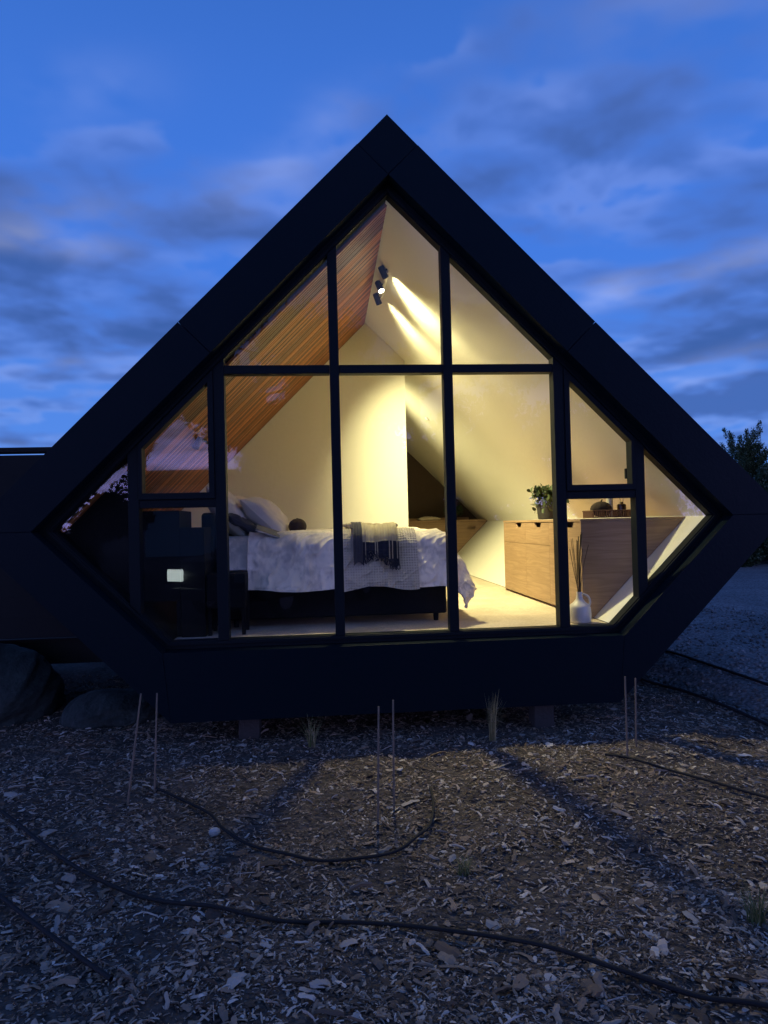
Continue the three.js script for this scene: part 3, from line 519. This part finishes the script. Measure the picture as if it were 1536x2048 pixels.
{ // potted plant
  const o = thing('potted_plant', 'bushy green plant in a dark grey pot on the chest of drawers', 'plant', [1.76, DTOP, -1.80]);
  part('pot', lathe([[0.0, 0.0], [0.088, 0.0], [0.098, 0.01], [0.116, 0.19], [0.118, 0.205], [0.110, 0.205], [0.105, 0.175], [0.0, 0.175]], 36), M.pot, o);
  const R = rng(61), st = [], lf = [[], [], []];
  for (let i = 0; i < 76; i++) {
    const a = R() * 6.283, trail = R() < 0.34, r = trail ? 0.16 + R() * 0.14 : 0.06 + R() * 0.17, h = trail ? 0.02 + R() * 0.10 : 0.04 + R() * 0.10;
    const c = Math.cos(a) * (0.7 + 0.3 * R()), s = Math.sin(a), p = [[c * 0.03, 0.17, s * 0.03], [c * r * 0.45, 0.19 + h * (trail ? 0.7 : 0.6), s * r * 0.45], [c * r, 0.18 + (trail ? h * 0.4 - R() * 0.18 : h), s * r]];
    const cv = new THREE.CatmullRomCurve3(p.map((q) => new THREE.Vector3(...q))); st.push(new THREE.TubeGeometry(cv, 6, 0.0022, 4));
    const n = 7 + Math.floor(R() * 5);
    for (let k = 0; k < n; k++) { const pt = cv.getPoint(0.3 + 0.7 * (k + R() * 0.5) / n), L = 0.018 + R() * 0.018, g = new THREE.CircleGeometry(1, 7); g.scale(L * 0.55, L, 1); g.translate(0, L * 0.9, 0); const gp = g.attributes.position; for (let q = 0; q < gp.count; q++) gp.setZ(q, -Math.pow(gp.getY(q) / (L * 2), 2) * L * 0.5 + Math.abs(gp.getX(q)) * 0.35); g.rotateX((R() - 0.5) * 2.4); g.rotateY(R() * 6.283); g.rotateZ((R() - 0.5) * 2.0); g.translate(pt.x, pt.y, pt.z); g.computeVertexNormals(); lf[k % 3].push(g); }
  }
  part('stem', st, M.stem, o).userData.kind = 'stuff';
  lf.forEach((l, i) => { part('foliage', l, M.leaf[i], o).userData.kind = 'stuff'; });
}
{ // tray with things on it, at the near end
  const cx = 1.925, cz = -0.62;
  const tray = thing('wicker_tray', 'shallow brown wicker tray at the near end of the chest of drawers', 'tray', [cx, DTOP, cz]);
  part('base', box(-0.20, 0.20, 0.0, 0.010, -0.12, 0.12, 0.003), M.wicker, tray);
  const R = rng(41);
  for (const z of [-0.115, 0.115]) { part('rim', box(-0.205, 0.205, 0.056, 0.066, z - 0.006, z + 0.006, 0.004), M.wicker, tray); for (let i = 0; i < 22; i++) { const x = -0.195 + 0.39 * i / 21, m = part('slat', rod([x, 0.008, z], [x + (R() - 0.5) * 0.01, 0.058, z], 0.0055, 0.0055, 6), M.wicker, tray); } }
  for (const x of [-0.2, 0.2]) { part('rim', box(x - 0.006, x + 0.006, 0.056, 0.066, -0.108, 0.108, 0.004), M.wicker, tray); for (let i = 0; i < 12; i++) { const z = -0.1 + 0.2 * i / 11; part('slat', rod([x, 0.008, z], [x, 0.058, z], 0.0055, 0.0055, 6), M.wicker, tray); } }
  const st = thing('dark_gourd', 'dark brown rounded gourd resting in the wicker tray', 'ornament', [cx - 0.085, DTOP + 0.011, cz + 0.01]);
  const g = new THREE.SphereGeometry(0.082, 36, 24); g.scale(1.1, 0.80, 1); const gp = g.attributes.position;
  for (let i = 0; i < gp.count; i++) { const x = gp.getX(i), y = gp.getY(i), z = gp.getZ(i), a = Math.atan2(z, x), k = 1 + 0.025 * Math.cos(a * 9) * (1 - Math.abs(y) / 0.08) + (fbm(x * 25 + 3, y * 25 + z * 25, 451, 2) - 0.5) * 0.03; gp.setXYZ(i, x * k, y * k, z * k); }
  g.translate(0, 0.064, 0); g.computeVertexNormals(); part('body', g, M.darkBrown, st); part('stalk', rod([0, 0.126, 0], [0.012, 0.148, 0.004], 0.008, 0.005, 8), M.stem, st);
  const can = thing('pillar_candle', 'tall white pillar candle standing beside the gourd in the tray', 'candle', [cx + 0.005, DTOP + 0.011, cz - 0.02]);
  part('wax', lathe([[0, 0], [0.026, 0], [0.027, 0.006], [0.027, 0.168], [0.023, 0.172], [0.010, 0.166], [0, 0.165]], 26), M.wax, can); part('wick', rod([0, 0.164, 0], [0.002, 0.180, 0], 0.0014, 0.001, 6), M.wickBlack, can);
  const jar = thing('diffuser_jar', 'brown glass jar with a narrow neck and thin reeds in the tray', 'jar', [cx + 0.105, DTOP + 0.011, cz - 0.01]);
  part('bottle', lathe([[0, 0], [0.034, 0], [0.038, 0.004], [0.038, 0.095], [0.032, 0.104], [0.016, 0.108], [0.015, 0.122], [0.012, 0.122], [0.012, 0.106], [0, 0.100]], 28), M.amber, jar);
  for (const [a, b] of [[-0.03, 0.01], [0.0, -0.02], [0.035, 0.012], [0.012, 0.03]]) part('reed', rod([0, 0.06, 0], [a, 0.225, b], 0.0016, 0.0016, 5), M.bamboo, jar);
}
{ // vase with dried stems on the floor
  const o = thing('floor_vase', 'white ceramic bottle vase holding tall dried stems on the floor by the glass', 'vase', [1.452, FLOOR, -0.145]);
  part('vessel', lathe([[0, 0.001], [0.078, 0.001], [0.086, 0.010], [0.088, 0.06], [0.084, 0.115], [0.070, 0.140], [0.046, 0.158], [0.028, 0.182], [0.022, 0.215], [0.0235, 0.238], [0.018, 0.238], [0.017, 0.205], [0.02, 0.18], [0, 0.17]], 44), M.ceramic, o);
  const hd = tube([[0.026, 0.222, 0.004], [0.066, 0.200, 0.010], [0.080, 0.158, 0.012], [0.074, 0.128, 0.012]], 0.009, 20, 8); part('handle', hd, M.ceramic, o);
  const R = rng(17);
  for (let i = 0; i < 15; i++) { const a = R() * 6.283, r = 0.012, sp = 0.02 + R() * 0.075, h = 0.34 + R() * 0.16, q = [Math.cos(a), Math.sin(a)]; const m = part('dried_stem', tube([[q[0] * r * 0.5, 0.15, q[1] * r * 0.5], [q[0] * r, 0.26, q[1] * r], [q[0] * sp * 0.5, 0.24 + h * 0.5, q[1] * sp * 0.4], [q[0] * sp + 0.012, 0.22 + h, q[1] * sp * 0.5]], 0.0017 + R() * 0.0012, 12, 5), M.stem, o); }
}
{ // kitchen unit against the far end
  const o = thing('kitchen_counter', 'long oak kitchen counter with a dark recess above at the far end', 'kitchen counter', [0, 0, 0]);
  const zf = BACK + 0.012;
  part('counter_front', metric(slab([[0.2, -0.808], [1.636, -0.806], [2.43, -0.012], [2.43, -0.004], [0.2, -0.004]], zf - 0.022, zf, 0, [[[2.07, -0.150], [2.07, -0.085], [2.22, -0.085], [2.22, -0.150]]]), 'x'), M.oak, o);
  part('cabinet_body', metric(slab([[0.2, -0.808], [1.636, -0.806], [2.43, -0.012], [2.43, -0.004], [0.2, -0.004]], zf - 0.52, zf - 0.09), 'x'), M.oak, o);
  part('worktop', metric(slab([[0.18, 0.0], [2.444, 0.0], [2.412, 0.034], [0.18, 0.034]], zf - 0.55, zf + 0.03, 0.002), 'x'), M.oak, o);
  part('upstand', box(0.2, 2.2, HIP + 0.036, HIP + 0.085, zf - 0.50, zf - 0.47, 0.004), M.oak, o);
  const pl = thing('counter_plant', 'small dark leafy plant at the far end of the kitchen counter', 'plant', [1.86, HIP + 0.036, zf - 0.2]);
  part('pot', lathe([[0, 0], [0.06, 0], [0.075, 0.09], [0.07, 0.09], [0, 0.08]], 20), M.pot, pl);
  const R = rng(23), lf = [];
  for (let i = 0; i < 150; i++) { const a = R() * 6.283, r = R() * 0.19, L = 0.03 + R() * 0.03, g = new THREE.CircleGeometry(1, 6); g.scale(L * 0.6, L, 1); g.rotateX(R() * 3); g.rotateY(R() * 6); g.translate(Math.cos(a) * r, 0.10 + R() * 0.18 * (1 - r * 2), Math.sin(a) * r * 0.6); lf.push(g); }
  part('foliage', lf, M.leaf[2], pl).userData.kind = 'stuff';
  const dish = thing('folded_towel', 'pale folded towel lying on the kitchen counter beyond the bed', 'towel', [1.38, HIP + 0.036, zf - 0.10]);
  const tg = pillowGeo(0.42, 0.2, 0.06, 31, 0.02); tg.rotateX(-Math.PI / 2); tg.translate(0, 0.026, 0); part('cloth', tg, M.pillow, dish);
}

// ------------------------------------------------------------------ outside: canes, tufts, pipes, boulders, screen, trees
const canes = [[-1.661, 1.125, -1.568, 1.125, -0.922, 'leaning bamboo cane, left one of the pair before the lower left slope'], [-1.552, 0.944, -1.524, 0.944, -0.965, 'upright bamboo cane, right one of the pair before the lower left slope'],
  [-0.281, 1.538, -0.261, 1.538, -0.948, 'shorter bamboo cane of the pair before the middle of the cabin'], [-0.177, 1.328, -0.166, 1.328, -0.971, 'taller bamboo cane of the pair before the middle of the cabin'],
  [1.312, 0.967, 1.313, 0.967, -0.985, 'bamboo cane nearer the viewer in the pair at the lower right corner'], [1.486, 0.709, 1.497, 0.709, -1.059, 'bamboo cane farther back in the pair at the lower right corner']];
const RC = rng(131);
canes.forEach(([bx, bz, tx, tz, ty, label], i) => {
  const y0 = gh(bx, bz), o = thing('garden_cane', label, 'garden cane', [bx, y0, bz], 0, 'bamboo canes stuck in the mulch bed');
  const top = [tx - bx, HIP + ty - y0, tz - bz], at = (f) => [top[0] * f, top[1] * f - 0.06 * (1 - f), top[2] * f];
  part('cane', rod(at(0), top, 0.0062, 0.0050, 9), M.bamboo, o);
  for (const f of [0.24, 0.52, 0.79]) { const g = new THREE.TorusGeometry(0.0058, 0.0014, 6, 12); g.rotateX(Math.PI / 2); g.translate(...at(f + (RC() - 0.5) * 0.08)); part('node', g, M.bamboo, o); }
});
function grassTuft(x, z, n, h, spread, label, seed, mats = [0, 1, 2], lean = 0) {
  const R = rng(seed), o = thing('grass_tuft', label, 'grass tuft', [x, gh(x, z) - 0.01, z], 0, 'young grasses planted in the mulch bed'), by = [[], [], []];
  for (let i = 0; i < n; i++) {
    const a = R() * 6.283, L = h * (0.55 + R() * 0.5), s = spread * (0.2 + R()), w = 0.0022 + R() * 0.0016, pos = [], idx = [], bx = (R() - 0.5) * 0.05, bz = (R() - 0.5) * 0.05;
    for (let k = 0; k <= 5; k++) { const t = k / 5, ww = w * (1 - t * 0.92), r = s * t * t, y = L * (t - 0.18 * t * t * (s / h)), X = bx + Math.cos(a) * r + lean * t * t, Z = bz + Math.sin(a) * r; pos.push(X - Math.sin(a) * ww, y, Z + Math.cos(a) * ww, X + Math.sin(a) * ww, y, Z - Math.cos(a) * ww); if (k < 5) { const q = k * 2; idx.push(q, q + 1, q + 2, q + 1, q + 3, q + 2); } }
    const g = new THREE.BufferGeometry(); g.setAttribute('position', new THREE.Float32BufferAttribute(pos, 3)); g.setIndex(idx); const f = g.toNonIndexed(); f.computeVertexNormals(); by[mats[i % mats.length]].push(f);
  }
  by.forEach((l, i) => { if (l.length) part('blades', l, M.grass[i], o).userData.kind = 'stuff'; });
}
grassTuft(0.615, 0.36, 64, 0.36, 0.09, 'tall dry grass tuft right of the middle close to the cabin', 1, [0, 1], 0.03);
grassTuft(-0.64, 0.27, 54, 0.25, 0.13, 'low green grass tuft left of the middle close to the cabin', 2, [0, 2, 1]);
grassTuft(0.05, 2.12, 46, 0.10, 0.07, 'thin olive grass tuft in the middle of the open mulch', 3, [0, 2]);
grassTuft(1.07, 2.62, 60, 0.16, 0.09, 'dark grass tuft at the right edge of the foreground', 4, [2, 0]);
function pipe(label, pts, r = 0.009, lift = 0.013) {
  const R = rng(Math.floor(pts[0][0] * 1000) >>> 0), o = thing('irrigation_pipe', label, 'garden hose', [pts[0][0], 0, pts[0][1]], 0, 'black drip pipes lying on the mulch');
  const g = tube(pts.map(([x, z]) => [x - pts[0][0], gh(x, z) + r + lift + R() * 0.01, z - pts[0][1]]), r, pts.length * 9, 8);
  part('pipe', g, M.hose, o);
}
pipe('long black drip pipe running across the foreground to the lower right corner', [[-2.5, 1.0], [-2.16, 1.36], [-1.8, 1.78], [-1.55, 2.03], [-1.35, 2.16], [-1.17, 2.28], [-0.98, 2.34], [-0.72, 2.43], [-0.45, 2.47], [-0.22, 2.54], [0.08, 2.66], [0.23, 2.75], [0.43, 2.90], [0.62, 3.03], [0.78, 3.11], [1.1, 3.35]], 0.0085);
pipe('black drip pipe curving in a loop before the middle pair of canes', [[-1.55, 0.93], [-1.38, 1.07], [-1.17, 1.31], [-1.06, 1.54], [-0.91, 1.75], [-0.73, 1.9], [-0.57, 1.96], [-0.39, 1.95], [-0.23, 1.9], [-0.09, 1.73], [-0.02, 1.6], [0.04, 1.35], [0.06, 1.1]], 0.008);
pipe('short black drip pipe in the dark lower left corner', [[-2.1, 1.95], [-1.86, 2.17], [-1.71, 2.31], [-1.56, 2.46], [-1.42, 2.59], [-1.25, 2.75]], 0.0085);
pipe('black drip pipe leading from the right pair of canes to the right edge', [[1.2, 0.9], [1.3, 0.99], [1.44, 1.19], [1.59, 1.4], [1.78, 1.64], [2.0, 1.9]], 0.008);
for (const [dx, label] of [[-0.06, 'black edging pipe along the foot of the gravel bank'], [0.44, 'black edging pipe along the top of the gravel bank']]) pipe(label, Array.from({ length: 16 }, (_, i) => { const z = -6 + i * 0.5; return [edgeX(z) + dx, z]; }), 0.014, 0.014);
{
  const o = thing('stone', 'small pale angular stone lying on the mulch before the left canes', 'stone', [-1.11, gh(-1.11, 1.53), 1.53]);
  const g = toCreasedNormals(new THREE.IcosahedronGeometry(0.028, 1).scale(1.1, 0.8, 0.9), 0.4); part('rock', g, std({ color: lin(0.48, 0.46, 0.44), roughness: 0.9, name: 'pale_stone' }), o).position.y = 0.016;
}
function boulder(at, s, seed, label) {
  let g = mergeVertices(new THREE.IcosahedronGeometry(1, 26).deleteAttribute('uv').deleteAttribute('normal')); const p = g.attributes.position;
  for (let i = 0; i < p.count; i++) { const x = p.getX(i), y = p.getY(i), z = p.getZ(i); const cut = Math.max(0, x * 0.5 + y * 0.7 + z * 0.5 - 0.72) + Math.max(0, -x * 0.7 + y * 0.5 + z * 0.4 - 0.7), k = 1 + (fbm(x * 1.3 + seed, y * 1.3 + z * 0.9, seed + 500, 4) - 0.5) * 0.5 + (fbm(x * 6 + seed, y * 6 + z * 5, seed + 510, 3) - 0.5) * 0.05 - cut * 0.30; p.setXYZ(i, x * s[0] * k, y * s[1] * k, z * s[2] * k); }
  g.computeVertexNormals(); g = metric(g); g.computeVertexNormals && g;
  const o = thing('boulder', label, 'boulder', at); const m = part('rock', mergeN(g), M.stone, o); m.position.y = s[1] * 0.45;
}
function mergeN(g) { // smooth normals on a non-indexed mesh
  const p = g.attributes.position, map = new Map(), n = g.attributes.normal; if (!n) { g.computeVertexNormals(); }
  const N = g.attributes.normal; for (let i = 0; i < p.count; i++) { const k = p.getX(i).toFixed(4) + p.getY(i).toFixed(4) + p.getZ(i).toFixed(4); const v = map.get(k) || [0, 0, 0]; v[0] += N.getX(i); v[1] += N.getY(i); v[2] += N.getZ(i); map.set(k, v); }
  for (let i = 0; i < p.count; i++) { const v = map.get(p.getX(i).toFixed(4) + p.getY(i).toFixed(4) + p.getZ(i).toFixed(4)), L = Math.hypot(...v) || 1; N.setXYZ(i, v[0] / L, v[1] / L, v[2] / L); } return g;
}
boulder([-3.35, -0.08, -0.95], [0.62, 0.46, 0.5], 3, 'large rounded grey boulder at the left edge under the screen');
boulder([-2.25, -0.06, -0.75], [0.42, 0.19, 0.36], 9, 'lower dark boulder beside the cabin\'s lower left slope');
{ // dark boarded screen on the left, with a slit below its cap
  const o = thing('privacy_screen', 'black boarded screen with a slit below its cap rail left of the cabin', 'screen', [-3.2, 0, -1.1]);
  const x0 = -6;
  const end = (ya, yb) => -(KO - Math.min(Math.abs(ya), Math.abs(yb), ya * yb < 0 ? 0 : 9)) - 0.006 + 3.2;
  for (const x of [-4.4, -2.6, -0.6]) part('post', box(x - 0.04, x + 0.04, 0, HIP + 0.69, -0.09, -0.005, 0.004), M.timber, o);
  part('cap_rail', box(x0, end(0.692, 0.735), HIP + 0.692, HIP + 0.735, -0.12, 0.03, 0.004), M.timber, o);
  for (let i = 0; i < 9; i++) { const y1 = HIP + 0.668 - i * 0.176; part('board', box(x0, end(y1 - HIP - 0.1755, y1 - HIP), y1 - 0.1755, y1, 0, 0.022), M.timber, o); }
  const wd = thing('timber_deck', 'dark raised timber deck behind the screen', 'deck', [-3.2, 0, -1.2]);
  for (let i = 0; i < 14; i++) part('plank', box(x0, 1.02, FLOOR - 0.16, FLOOR - 0.13, -0.14 * i - 0.135, -0.14 * i, 0.004), M.timber, wd);
  part('joist', box(x0, 1.02, FLOOR - 0.36, FLOOR - 0.163, -0.09, -0.03), M.timber, wd);
}
function tree(name, label, at, H, crownAt, crownR, nLeaf, leaf, seed, cat = 'tree', group, spire = 0, trunkR = 0.09) {
  const R = rng(seed), o = thing(name, label, cat, at, 0, group), limbs = [rod([0, -0.1, 0], [0.05, H * 0.55, 0], trunkR, trunkR * 0.55, 9), rod([0.05, H * 0.55, 0], [0, H * 0.93, 0.05], trunkR * 0.55, 0.012, 7)], tips = [];
  const nb = 26;
  for (let i = 0; i < nb; i++) { const a = i * 2.4 + R(), f = R(), cy = crownAt[1] + (f * 2 - 1) * crownR[1] * 0.86, rr = Math.sqrt(Math.max(0.05, 1 - (f * 2 - 1) ** 2)) * (0.7 + R() * 0.35), y0 = Math.min(H * 0.8, Math.max(H * 0.12, cy - crownR[1] * 0.35)); const tip = [crownAt[0] + Math.cos(a) * crownR[0] * rr, cy, crownAt[2] + Math.sin(a) * crownR[2] * rr]; limbs.push(rod([0.03, y0, 0], tip, trunkR * 0.28, 0.006, 5)); for (let q = 0; q < 5; q++) { const t = 0.45 + 0.55 * R(); tips.push([lerp(0, tip[0], t) + (R() - 0.5) * crownR[0] * 0.3, lerp(y0, tip[1], t) + (R() - 0.5) * crownR[1] * 0.3, lerp(0, tip[2], t) + (R() - 0.5) * crownR[2] * 0.3, 0.10 + R() * 0.16]); } }
  for (let i = 0; i < spire; i++) { const a = R() * 6.28, r = R() * crownR[0] * 0.6, x = crownAt[0] + Math.cos(a) * r, z = Math.sin(a) * r, yt = crownAt[1] + crownR[1] * (0.95 + R() * 0.38); limbs.push(rod([x * 0.4, crownAt[1], z * 0.4], [x, yt, z], 0.012, 0.004, 5)); for (let q = 0; q < 6; q++) for (let w = 0; w < 2; w++) tips.push([lerp(x * 0.7, x, q / 5) + (R() - 0.5) * 0.12, lerp(crownAt[1] + crownR[1] * 0.45, yt, q / 5 * 0.94), z + (R() - 0.5) * 0.12, 0.16 - q * 0.022]); }
  part('trunk', limbs, M.stem, o);
  const pos = [], V = new THREE.Vector3(), E = new THREE.Euler();
  const scale = Math.max(...crownR);
  for (let i = 0; i < nLeaf; i++) { const c = tips[Math.floor(R() * tips.length)], rr = c[3] * scale * 0.85 * Math.cbrt(R()), th = R() * 6.283, ph = Math.acos(2 * R() - 1), cx = c[0] + rr * Math.sin(ph) * Math.cos(th), cy = c[1] + rr * Math.cos(ph), cz = c[2] + rr * Math.sin(ph) * Math.sin(th), s = leaf * (0.6 + R() * 0.8); E.set(R() * 6, R() * 6, R() * 6); const q = [[-0.5, 0, 0], [0, -0.32, 0.05], [0.5, 0, 0], [0, 0.32, 0.05]].map((v) => V.set(...v).multiplyScalar(s).applyEuler(E).toArray()); for (const k of [0, 1, 2, 0, 2, 3]) pos.push(q[k][0] + cx, q[k][1] + cy, q[k][2] + cz); }
  const g = new THREE.BufferGeometry(); g.setAttribute('position', new THREE.Float32BufferAttribute(pos, 3)); g.computeVertexNormals(); part('crown', g, M.leaf[seed % 3], o);
  return o;
}
{ // loose upright tree: leafy shoots that taper to their tips
  const R = rng(303), o = thing('leafy_tree', 'loose leafy tree with upright tips rising beyond the yard at the right edge', 'tree', [11.6, 0, -13.9]), limbs = [rod([0, -0.1, 0], [0.03, 1.9, 0], 0.08, 0.05, 9), rod([0.03, 1.9, 0], [0, 3.6, 0], 0.05, 0.008, 7)], pos = [], V = new THREE.Vector3(), E = new THREE.Euler();
  for (let i = 0; i < 120; i++) {
    const a = i * 2.4 + R() * 0.8, f = R(), y0 = 1.3 + f * 1.7, reach = (1.55 - f * 1.05) * (0.45 + 0.65 * R()), rise = 0.35 + R() * 0.65 + f * 0.2, tip = [Math.cos(a) * reach, y0 + rise, Math.sin(a) * reach];
    limbs.push(rod([0.02, y0 - 0.15, 0], tip, 0.012, 0.003, 5));
    for (let k = 0; k < 330; k++) { const t = 0.25 + 0.78 * Math.sqrt(R()), w = 0.17 * (1.06 - t) + 0.035, cx = tip[0] * t + (R() - 0.5) * 2 * w, cy = y0 - 0.15 + (rise + 0.15) * t + (R() - 0.5) * 2 * w, cz = tip[2] * t + (R() - 0.5) * 2 * w, s = 0.035 + R() * 0.032; E.set(R() * 6, R() * 6, R() * 6); const q = [[-0.5, 0, 0], [0, -0.22, 0.05], [0.5, 0, 0], [0, 0.22, 0.05]].map((v) => V.set(...v).multiplyScalar(s).applyEuler(E).toArray()); for (const m of [0, 1, 2, 0, 2, 3]) pos.push(q[m][0] + cx, q[m][1] + cy, q[m][2] + cz); }
  }
  part('trunk', limbs, M.stem, o); const g = new THREE.BufferGeometry(); g.setAttribute('position', new THREE.Float32BufferAttribute(pos, 3)); g.computeVertexNormals(); part('crown', g, M.leaf[0], o);
}
tree('garden_shrub', 'dense dark shrub filling the right edge below the leafy tree', [10.3, 0, -12.9], 2.8, [0, 1.6, 0], [1.7, 1.6, 1.0], 30000, 0.075, 8, 'shrub');
tree('garden_shrub', 'dark shrub half hidden behind the cabin\'s right corner', [8.2, 0, -13.1], 2.8, [0, 1.5, 0], [1.6, 1.6, 1.0], 26000, 0.075, 11, 'shrub');
tree('garden_shrub', 'dark shrub beyond the far edge of the gravel yard, farthest right', [13.0, 0, -13.2], 2.9, [0, 1.65, 0], [1.8, 1.65, 1.1], 30000, 0.075, 14, 'shrub');
{ // boundary hedge behind the shrubs
  const o = thing('boundary_fence', 'dark boarded fence along the far side of the gravel yard', 'fence', [8, 0, -14.4]);
  const fg = box(-0.095, 0.095, 0, 1.75, -0.012, 0.012); for (let i = 0; i < 46; i++) { const m = part('board', fg, M.timber, o); m.position.x = -2 + i * 0.2; }
  part('rail', box(-2.1, 7.2, 0.35, 0.43, -0.06, -0.014), M.timber, o); part('rail', box(-2.1, 7.2, 1.35, 1.43, -0.06, -0.014), M.timber, o);
}
// ------------------------------------------------------------------ behind the viewer: what the panes mirror, plus growth added to keep sky out of them
tree('shade_tree', 'tall dark tree behind the viewer, mirrored in the upper left panes', [-2.3, 0, 15.5], 8.4, [0, 6.4, 0], [3.4, 2.2, 2.6], 28000, 0.17, 21, 'tree', null, 0, 0.16);
tree('shade_tree', 'tall dark tree behind the viewer, mirrored in the middle panes', [2.4, 0, 16.5], 9.0, [0, 5.6, 0], [4.2, 3.6, 3.0], 34000, 0.18, 22, 'tree', null, 0, 0.18);
tree('shade_tree', 'added dense dark tree behind the viewer, blocking reflected sky at the far left of the glass', [-9.2, 0, 16.0], 6.5, [0, 2.9, 0], [3.3, 3.4, 2.0], 60000, 0.18, 27, 'tree', null, 0, 0.15);  // added, unseen: hides bright sky from the far left pane
tree('shade_tree', 'broad dark tree behind the viewer, mirrored in the right panes', [9.4, 0, 17.5], 7.8, [0, 4.6, 0], [4.2, 3.4, 3.0], 30000, 0.18, 24, 'tree', null, 0, 0.17);
for (const [i, x, w] of [[0, 0.5, 'nearest the viewer\'s back'], [1, 3.9, 'in the middle of the row'], [2, 7.6, 'at the right end of the row']]) tree('added_shrub', 'added dark rounded shrub behind the viewer that blocks reflected sky, ' + w, [x, 0, 14.6 + i * 0.3], 4.2, [0, 2.1, 0], [2.9, 2.1, 1.3], 30000, 0.15, 31 + i, 'shrub');  // added row, out of view: keeps bright sky out of the middle panes
tree('added_shrub', 'added tall narrow dark conifer behind the viewer, filling reflected sky gaps between the shade trees', [-1.35, 0, 14.2], 7.4, [0, 3.7, 0], [1.75, 3.8, 1.3], 42000, 0.16, 36, 'shrub');  // added, out of view: closes bright sky gaps in the reflections
{
  const o = thing('bungalow', 'pale bungalow behind the viewer, mirrored in the left panes', 'house', [-7.9, 0, 36]);
  part('wall', box(-2.6, 2.6, 0, 4.0, -2, 2), std({ color: lin(0.78, 0.77, 0.76), roughness: 0.9, name: 'pale_render' }), o);
  part('roof', (() => { const s = new THREE.Shape([[-2.9, 3.95], [2.9, 3.95], [2.4, 4.75], [-2.4, 4.75]].map((p) => new THREE.Vector2(...p))); const g = new THREE.ExtrudeGeometry(s, { depth: 4.6, bevelEnabled: false }); g.translate(0, 0.004, -2.3); return g; })(), std({ color: lin(0.2, 0.2, 0.21), roughness: 0.9, name: 'grey_roof' }), o);
  for (const [x, w] of [[-2.05, 0.5], [-1.35, 0.6], [-0.2, 1.3]]) { const f = part('window', box(x - w / 2, x + w / 2, 2.55, 3.45, -2.03, -2.003), std({ color: lin(0.3, 0.3, 0.3), roughness: 0.6, name: 'window_frame' }), o); part('pane', box(x - w / 2 + 0.05, x + w / 2 - 0.05, 2.6, 3.4, -2.042, -2.032), std({ color: lin(0.02, 0.022, 0.03), roughness: 0.1, name: 'dark_pane' }), f); }
}
{
  const o = thing('parked_car', 'dark parked car behind the viewer with one lit headlamp mirrored in the lower left pane', 'car', [-1.21, 0, 8.0], -1.0);
  // heading towards -x
  const s = new THREE.Shape(); const P = [[-2.15, 0.42], [-2.2, 0.75], [-2.1, 0.98], [-1.1, 1.10], [-0.55, 1.66], [-0.2, 1.74], [1.5, 1.72], [2.1, 1.2], [2.15, 0.5], [1.85, 0.36], [-1.9, 0.34]];
  s.moveTo(...P[0]); for (const q of P.slice(1)) s.lineTo(...q); s.closePath();
  const paint = std({ color: lin(0.010, 0.014, 0.022), roughness: 0.5, name: 'dark_car_paint' }), gl = std({ color: lin(0.012, 0.014, 0.016), roughness: 0.08, name: 'car_glass' });
  const g = new THREE.ExtrudeGeometry(s, { depth: 1.7, bevelEnabled: true, bevelThickness: 0.06, bevelSize: 0.05, bevelOffset: -0.05, bevelSegments: 3 }); g.translate(0, 0, -0.85); part('body', g, paint, o);
  for (const sz of [-1, 1]) {
    const w = new THREE.ExtrudeGeometry(new THREE.Shape([[-0.86, 1.16], [-0.46, 1.60], [1.36, 1.60], [1.78, 1.18]].map((p) => new THREE.Vector2(...p))), { depth: 0.02, bevelEnabled: false }); w.translate(0, 0, sz * 0.912 - 0.01); part('side_window', w, gl, o);
    for (const wx of [-1.35, 1.35]) { const ty = new THREE.TorusGeometry(0.26, 0.09, 12, 30); ty.translate(wx, 0.35, sz * 0.83); const wh = part('wheel', ty, M.hose, o); const rim = new THREE.CylinderGeometry(0.2, 0.2, 0.12, 24); rim.rotateX(Math.PI / 2); rim.translate(wx, 0.35, sz * 0.83); part('rim', rim, std({ color: lin(0.3, 0.3, 0.31), roughness: 0.35, metalness: 0.8, name: 'rim_alloy' }), wh); }
  }
  const ws = new THREE.PlaneGeometry(1.5, 0.7); ws.rotateY(-Math.PI / 2); ws.rotateZ(-0.78); ws.translate(-0.845, 1.395, 0); part('windscreen', ws, gl, o);
  const lampM = std({ color: 0xffffff, emissive: lin(0.85, 1, 0.95), emissiveIntensity: 9, name: 'headlamp_light' });
  const on = part('headlight', box(-2.26, -2.20, 0.66, 0.86, 0.54, 0.86, 0.02), lampM, o, 'lit headlight');
  part('headlight', box(-2.24, -2.18, 0.66, 0.86, -0.86, -0.54, 0.02), std({ color: lin(0.2, 0.2, 0.21), roughness: 0.2, name: 'headlamp_off' }), o);
  part('bumper', box(-2.27, -2.12, 0.36, 0.56, -0.8, 0.8, 0.04), paint, o);
  o.updateMatrixWorld(); const q = new THREE.Vector3(-2.30, 0.76, 0.70).applyMatrix4(o.matrixWorld), a = new THREE.Vector3(-2.9, 0.74, 0.70).applyMatrix4(o.matrixWorld);
  const L = new THREE.SpotLight(lin(0.85, 1, 0.95), 0.25, 0, 0.6, 0.5, 2); L.position.copy(q); L.target.position.copy(a); L.castShadow = true; L.name = 'headlamp'; scene.add(L); scene.add(L.target);
}
renderer.render(scene, camera);
